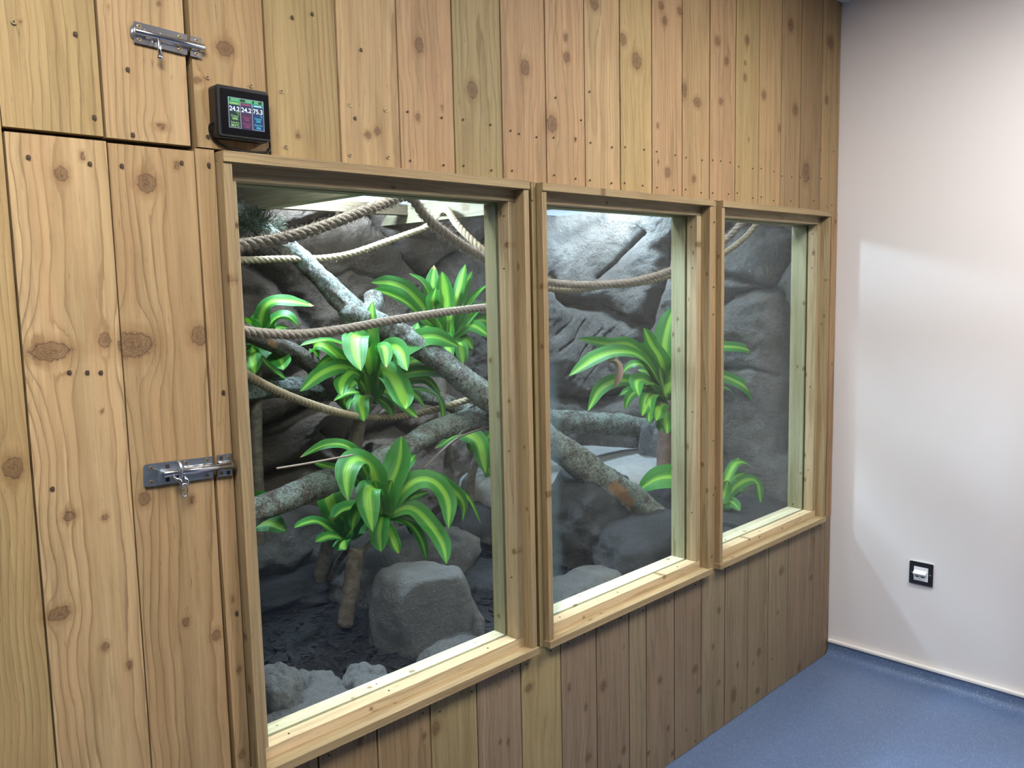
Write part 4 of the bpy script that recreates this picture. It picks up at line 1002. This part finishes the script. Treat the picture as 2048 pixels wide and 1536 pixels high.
LA = LV([([(742,790),(745,700),(742,645),(745,602)], .052, .02, {'roll': .1}), ([(738,770),(700,700),(650,682),(600,692)], .055, -.12), ([(742,760),(728,690),(712,672),(712,705),(722,742)], .085, -.17, {'roll': 0}),
 ([(738,780),(695,735),(645,745),(600,783)], .048, -.15), ([(738,790),(708,745),(684,765),(683,793)], .055, -.16, {'roll': .1}), ([(745,775),(795,705),(860,672),(920,694)], .070, -.12, {'roll': -.2}),
 ([(745,770),(775,700),(800,700),(815,742)], .065, -.16), ([(742,775),(756,705),(768,695),(772,735)], .055, -.14), ([(745,775),(762,738),(788,758),(806,795),(812,818)], .078, -.20, {'roll': 0}),
 ([(745,770),(765,700),(785,668),(803,648)], .060, .05), ([(750,775),(788,715),(820,682),(836,645)], .062, .06), ([(748,780),(810,748),(880,745),(942,776)], .042, -.08),
 ([(738,790),(700,785),(667,802)], .036), ([(738,790),(722,800),(728,843)], .052, -.10, {'roll': 0}), ([(748,790),(820,778),(876,792),(888,846)], .036, -.05), ([(750,780),(840,757),(870,775),(881,792)], .034),
 ([(742,790),(775,810),(786,832)], .034), ([(745,785),(772,782),(812,815),(836,836)], .036), ([(738,790),(705,800),(697,820)], .032), ([(738,775),(700,718),(660,720),(630,738)], .045, .06),
 ([(740,770),(650,690),(625,698),(648,730)], .045, .12), ([(745,790),(730,740),(700,705),(690,660)], .05, .1), ([(745,780),(800,735),(850,720),(880,735)], .05, .08), ([(745,785),(715,760),(690,800),(700,830)], .04, .1), ([(745,785),(790,770),(830,790),(850,815)], .045, .08),
 ([(742,800),(735,770),(730,745)], .06, -.04), ([(745,800),(755,770),(760,740)], .06, -.06)], YA)
cA = [at(720, 838, YA), at(708, 900, YA+.01), at(690, 960, YA+.02), at(668, 1040, YA+.04), at(632, 1190, YA+.06)]
b_ = at(632, 1190, YA+.06)
plant('striped_dracaena', 'tall striped-leaf plant in front, crown crossed by the middle rope of the first window', (b_[0], b_[1], b_[2]), LA, [([at(736, 790, YA)]+cA, .0215)])
YBp = .58
LB = LV([([(768,1045),(775,985),(797,925),(803,872)], .092, .03, {'roll': .15}), ([(765,1030),(755,970),(738,925),(734,913)], .055, .02), ([(765,1035),(745,945),(715,918),(693,942),(696,1003)], .078, -.14, {'roll': 0}),
 ([(765,1025),(712,908),(660,888),(600,915)], .045, -.02), ([(765,1025),(705,952),(660,935),(622,923)], .034, .03), ([(766,1035),(755,985),(736,984),(745,1064)], .072, -.16, {'roll': 0}),
 ([(768,1030),(762,1042),(758,1070),(762,1104)], .058, -.10, {'roll': 0}), ([(768,1030),(820,968),(862,960),(895,998),(897,1058)], .064, -.10), ([(770,1028),(850,958),(908,982),(930,1012),(925,1042)], .048, .0),
 ([(770,1028),(862,960),(930,990),(962,1048)], .036, .04), ([(768,1035),(820,1015),(862,1052),(886,1090),(893,1128)], .062, -.12, {'roll': .1}), ([(768,1035),(815,1045),(842,1080),(853,1120)], .042, -.02),
 ([(768,1040),(785,1075),(798,1107)], .040, -.04), ([(770,1028),(810,1000),(858,984)], .030, .05), ([(790,975),(815,932),(831,909)], .032, .05), ([(766,1035),(735,1010),(712,1030),(705,1060)], .05, -.05), ([(768,1035),(800,1010),(820,1030),(822,1070)], .05, .06),
 ([(767,1045),(772,1000),(785,960)], .07, -.04), ([(765,1045),(758,1000),(750,960)], .06, -.05)], YBp)
b_ = at(690, 1252, YBp)
plant('striped_dracaena', 'lower striped-leaf plant standing beside the large rounded boulder', tuple(b_), LB, [([at(716, 1098, YBp), at(708, 1130, YBp), at(700, 1190, YBp), b_], .0235), ([at(770, 1030, YBp), at(764, 1060, YBp+.01), at(735, 1092, YBp), at(716, 1105, YBp)], .008)])
YB2 = .72
LB2 = LV([([(692,1078),(722,1022),(690,1018),(662,1042)], .062, -.12), ([(690,1080),(640,1045),(612,1046),(588,1056)], .042, -.08), ([(690,1065),(662,1010),(657,980),(672,955)], .080, .05), ([(692,1075),(683,1085),(692,1100)], .058, -.08, {'roll': 0}),
 ([(690,1078),(660,1072),(630,1084)], .034), ([(692,1082),(715,1060),(730,1032)], .070, .02), ([(692,1080),(705,1050),(712,1020)], .06, .0), ([(690,1080),(672,1055),(655,1030)], .06, .0)], YB2)
b_ = at(700, 1112, YB2)
plant('striped_dracaena', 'small striped-leaf offshoot beside the leaning cane, left of the lower plant', tuple(b_), LB2, [([at(691, 1078, YB2), at(695, 1095, YB2), at(676, 1125, YB2+.04), at(660, 1160, YB2+.08)], .009)])
YD = .95
LD = LV([([(512,700),(530,614),(570,602),(628,612)], .050, -.06), ([(510,705),(520,650),(532,615)], .070, .0), ([(512,700),(545,642),(575,632),(597,652)], .062, -.05), ([(510,700),(500,655),(492,635)], .065, -.05), ([(511,690),(530,692),(560,718),(567,740)], .064, -.15, {'roll': 0}),
 ([(510,695),(505,715),(510,748)], .055, -.1), ([(512,700),(535,730),(560,750),(575,760)], .034), ([(512,705),(530,660),(548,640)], .06, .05), ([(508,700),(490,680),(480,690)], .06, -.05), ([(512,700),(540,665),(570,655),(590,665)], .05, .06)], YD)
b_ = at(512, 1030, YD+.02); b_[2] = .48
plant('striped_dracaena', 'striped-leaf plant half hidden by the left jamb of the first window', tuple(b_), LD, [([at(512, 700, YD), at(512, 850, YD), b_], .018)])
YC = 1.0
LC = LV([([(890,680),(865,592),(868,530)], .062, .02), ([(884,660),(850,572),(818,547)], .048, .0), ([(887,670),(830,595),(790,568),(742,565)], .066, -.08), ([(887,675),(822,612),(780,590),(748,580)], .075, -.10), ([(892,680),(890,605),(884,543)], .072, -.02, {'roll': 0}), ([(896,680),(915,592),(931,528)], .055, .0),
 ([(900,670),(926,582),(944,543)], .044, .03), ([(900,675),(940,602),(977,568)], .048, -.03), ([(890,670),(865,612),(872,575)], .056, -.06), ([(900,680),(950,622),(990,604)], .056, -.05), ([(896,680),(890,672),(905,720)], .064, -.14), ([(900,680),(940,650),(982,674)], .05, -.08), ([(898,680),(920,690),(926,728)], .052, -.1),
 ([(900,672),(960,640),(990,656)], .055, -.04), ([(900,685),(930,680),(946,698)], .044), ([(890,680),(855,655),(848,692)], .064, -.1), ([(896,670),(930,617),(952,600)], .056, .0), ([(893,685),(880,640),(860,620)], .06, .03), ([(895,685),(900,650),(905,620)], .06, -.04), ([(897,690),(880,700),(868,740)], .05, -.08)], YC)
b_ = at(898, 960, YC); b_[2] = .50
plant('striped_dracaena', 'striped-leaf plant high at the back of the first window, behind the lichen branch', tuple(b_), LC, [([at(896, 690, YC), at(886, 780, YC), at(890, 860, YC), at(898, 955, YC), b_], .0215)])
YFp = .95
LF = LV([([(962,900),(932,868),(958,885),(972,948)], .075, -.1, {'roll': 0}), ([(962,905),(925,868),(885,888),(869,897)], .034, .05), ([(962,900),(990,860),(1010,880)], .05), ([(962,905),(950,880),(940,905)], .05, .05), ([(962,908),(975,930),(985,965)], .05)], YFp)
b_ = at(945, 1000, YFp); b_[2] = .48
plant('striped_dracaena', 'short striped-leaf plant in the dark gap under the branch fork', tuple(b_), LF, [([at(958, 900, YFp), at(945, 940, YFp), at(940, 990, YFp), b_], .017)])
YE = .62
LE = LV([([(488,1060),(530,1046),(552,1050),(573,1062)], .055, -.04), ([(495,1060),(512,1010),(522,1000),(526,1040)], .05, -.1), ([(490,1060),(505,1040),(520,1045)], .05)], YE)
b_ = at(480, 1110, YE); b_[2] = .49
plant('striped_dracaena', 'leaf tips of a low plant at the far left beside the mossy branch', tuple(b_), LE, [([at(488, 1060, YE), b_], .012)])
YG = .50
def G(p, ys): return p
LG = LV([([(1335,800),(1328,705),(1338,645),(1350,612)], .095, .03, {'roll': .1}), ([(1335,800),(1322,725),(1302,690),(1287,655)], .082, .0), ([(1330,790),(1270,695),(1220,690),(1155,677)], .062, .05), ([(1332,790),(1282,714),(1210,708),(1138,752)], .072, -.12, {'roll': -.1}),
 ([(1330,785),(1290,712),(1250,692)], .064, .02), ([(1330,800),(1255,762),(1203,775),(1176,822)], .058, -.12), ([(1328,792),(1290,762),(1272,765),(1278,793)], .070, -.14, {'roll': 0}), ([(1330,800),(1300,790),(1284,832)], .060, -.1, {'roll': 0}), ([(1335,805),(1320,810),(1312,842)], .070, -.08, {'roll': 0}),
 ([(1335,815),(1322,840),(1322,864)], .045, -.05), ([(1336,800),(1344,745),(1350,700)], .062, -.08), ([(1330,800),(1265,780),(1238,792)], .045, .06), ([(1340,800),(1360,740),(1395,700)], .06), ([(1335,800),(1350,790),(1380,830)], .06), ([(1335,800),(1300,750),(1275,740)], .06, .06),
 ([(1345,790,.50),(1400,705,.45),(1468,694,.34),(1520,708,.27)], .052, 0, {'roll': -.1}), ([(1345,790,.50),(1420,750,.42),(1482,768,.32),(1512,800,.28),(1521,846,.26)], .046), ([(1345,800,.50),(1420,772,.42),(1455,778,.36),(1472,796,.34)], .030),
 ([(1335,810),(1308,800),(1296,812)], .05, -.06), ([(1333,800),(1312,735),(1290,700),(1262,700)], .07, .05), ([(1333,805),(1300,775),(1262,790),(1250,820)], .05, .02), ([(1334,810),(1318,790),(1300,800),(1298,845)], .055, -.12),
 ([(1335,800),(1318,750),(1305,720)], .075, .08), ([(1334,810),(1312,815),(1300,850)], .045, -.02), ([(1333,800),(1290,735),(1262,730),(1240,752)], .05, .08), ([(1336,815),(1330,830),(1334,868)], .055, -.10), ([(1334,800),(1322,760),(1318,735)], .08, -.02), ([(1335,805),(1310,770),(1290,770)], .06, -.04), ([(1338,815),(1330,790),(1345,760)], .07, -.03)], YG)
b_ = at(1332, 1075, YG); b_[2] = .60
eG = plant('striped_dracaena', 'big glossy striped-leaf plant filling the right side of the middle window', tuple(b_), LG, [([at(1334, 800, YG), at(1330, 870, YG), at(1328, 960, YG), b_], .030)], mat=CANE_R)
mb = MB(); leaf(mb, [np.array(at(*p))-b_ for p in ((1216, 724, .41), (1228, 727, .40), (1233, 742, .395), (1227, 774, .395))], .034, roll=.5, fold=1.5); part(eG, mb, 'withered_leaf', DRY, True)
YHp = .21
LHh = LV([([(1440,1012,.24),(1375,962,.30),(1320,955,.36),(1275,982,.42)], .098, 0, {'roll': .1}), ([(1436,1012),(1465,935),(1485,925),(1506,936)], .042, .0), ([(1438,1012),(1478,968),(1512,962),(1522,1012)], .050, -.03, {'roll': .1}), ([(1436,1010),(1450,960),(1462,938)], .042, .02),
 ([(1438,1015),(1462,1003),(1480,1022)], .040), ([(1438,1015),(1452,1020),(1456,1036)], .036), ([(1435,1012),(1448,985),(1455,960)], .05, -.02), ([(1438,1015),(1460,990),(1478,985)], .044, .02), ([(1438,1012),(1456,950),(1478,915)], .036, .02), ([(1438,1014),(1470,985),(1496,980)], .034, .0), ([(1437,1014),(1462,1015),(1474,1045)], .036, -.02), ([(1438,1012),(1462,960),(1490,945)], .036, .03), ([(1430,1012,.24),(1385,1000,.3),(1345,1022,.34),(1336,1035,.36)], .06), ([(1437,1015),(1448,1000),(1470,1000)], .045, .02)], YHp)
b_ = at(1440, 1085, YHp)
plant('striped_dracaena', 'short dim plant in the lower left corner of the third window', tuple(b_), LHh, [([at(1438, 1012, YHp), at(1440, 1050, YHp), b_], .014)])

# small black tray behind the third window
P = at(1457, 1062, .20)
e = empty('plastic_tray', (P[0]-.02, .20, P[2]-.03), label='small black open box in the bottom left corner behind the third window', cat='box')
BX = plain('black_box', (.010, .010, .011), .4)
part(e, MB().box((-.07, -.04, .052), (.045, .05, .062), .002).box((.033, -.04, -.01), (.045, .05, .056), .002).box((-.07, -.04, -.01), (-.058, .05, .056), .002).box((-.06, .040, -.01), (.04, .05, .056), .002), 'shell', BX)
part(e, MB().box((-.058, -.036, -.012), (.035, .042, .006), .002), 'base', BX)

# ------------------------------------------------------------------ roof beams, mesh and lamp housings
def beam(label, x, w_, z0, z1, ya, yb_, tint):
    mb = MB(); board(mb, (x-w_/2, ya, z0), (x+w_/2, yb_, z1), 1, tint, [((z0+z1)/2, .7, .012, .016)], res=(.01, .02), F=120)
    o = mb.build('roof_beam', WOOD); return tag(o, label=label, cat='beam')
beam('pale timber roof beam above the left of the first window', -1.735, .045, 1.685, 1.772, .095, 1.2, (.36, .32, .21))
beam('pale timber roof beam near the rope peak in the first window', -1.17, .045, 1.662, 1.724, .095, 1.2, (.19, .17, .115))
mb = MB(); board(mb, (-1.712, 1.00, 1.690), (-1.194, 1.04, 1.726), 0, (.16, .125, .085), [], res=(.01, .02), F=120)
tag(mb.build('roof_rail', WOOD), label='brown timber rail along the back between the two pale roof beams', cat='beam')
mb = MB()
for x in np.arange(-3.05, -.30, .0127):
    zr = 1.776 if x < -1.735 else 1.728
    mb.box((x-.0005, .04, zr), (x+.0005, 1.26, zr+.001))
for y in np.arange(.05, 1.26, .0127):
    mb.box((-3.08, y-.0005, 1.777), (-1.735, y+.0005, 1.778)).box((-1.735, y-.0005, 1.729), (-.30, y+.0005, 1.730))
tag(mb.build('wire_mesh_roof', plain('galvanised_wire', (.45, .47, .50), .45, .6)), label='fine square wire mesh roofing the planted enclosure', cat='wire mesh', kind='stuff')
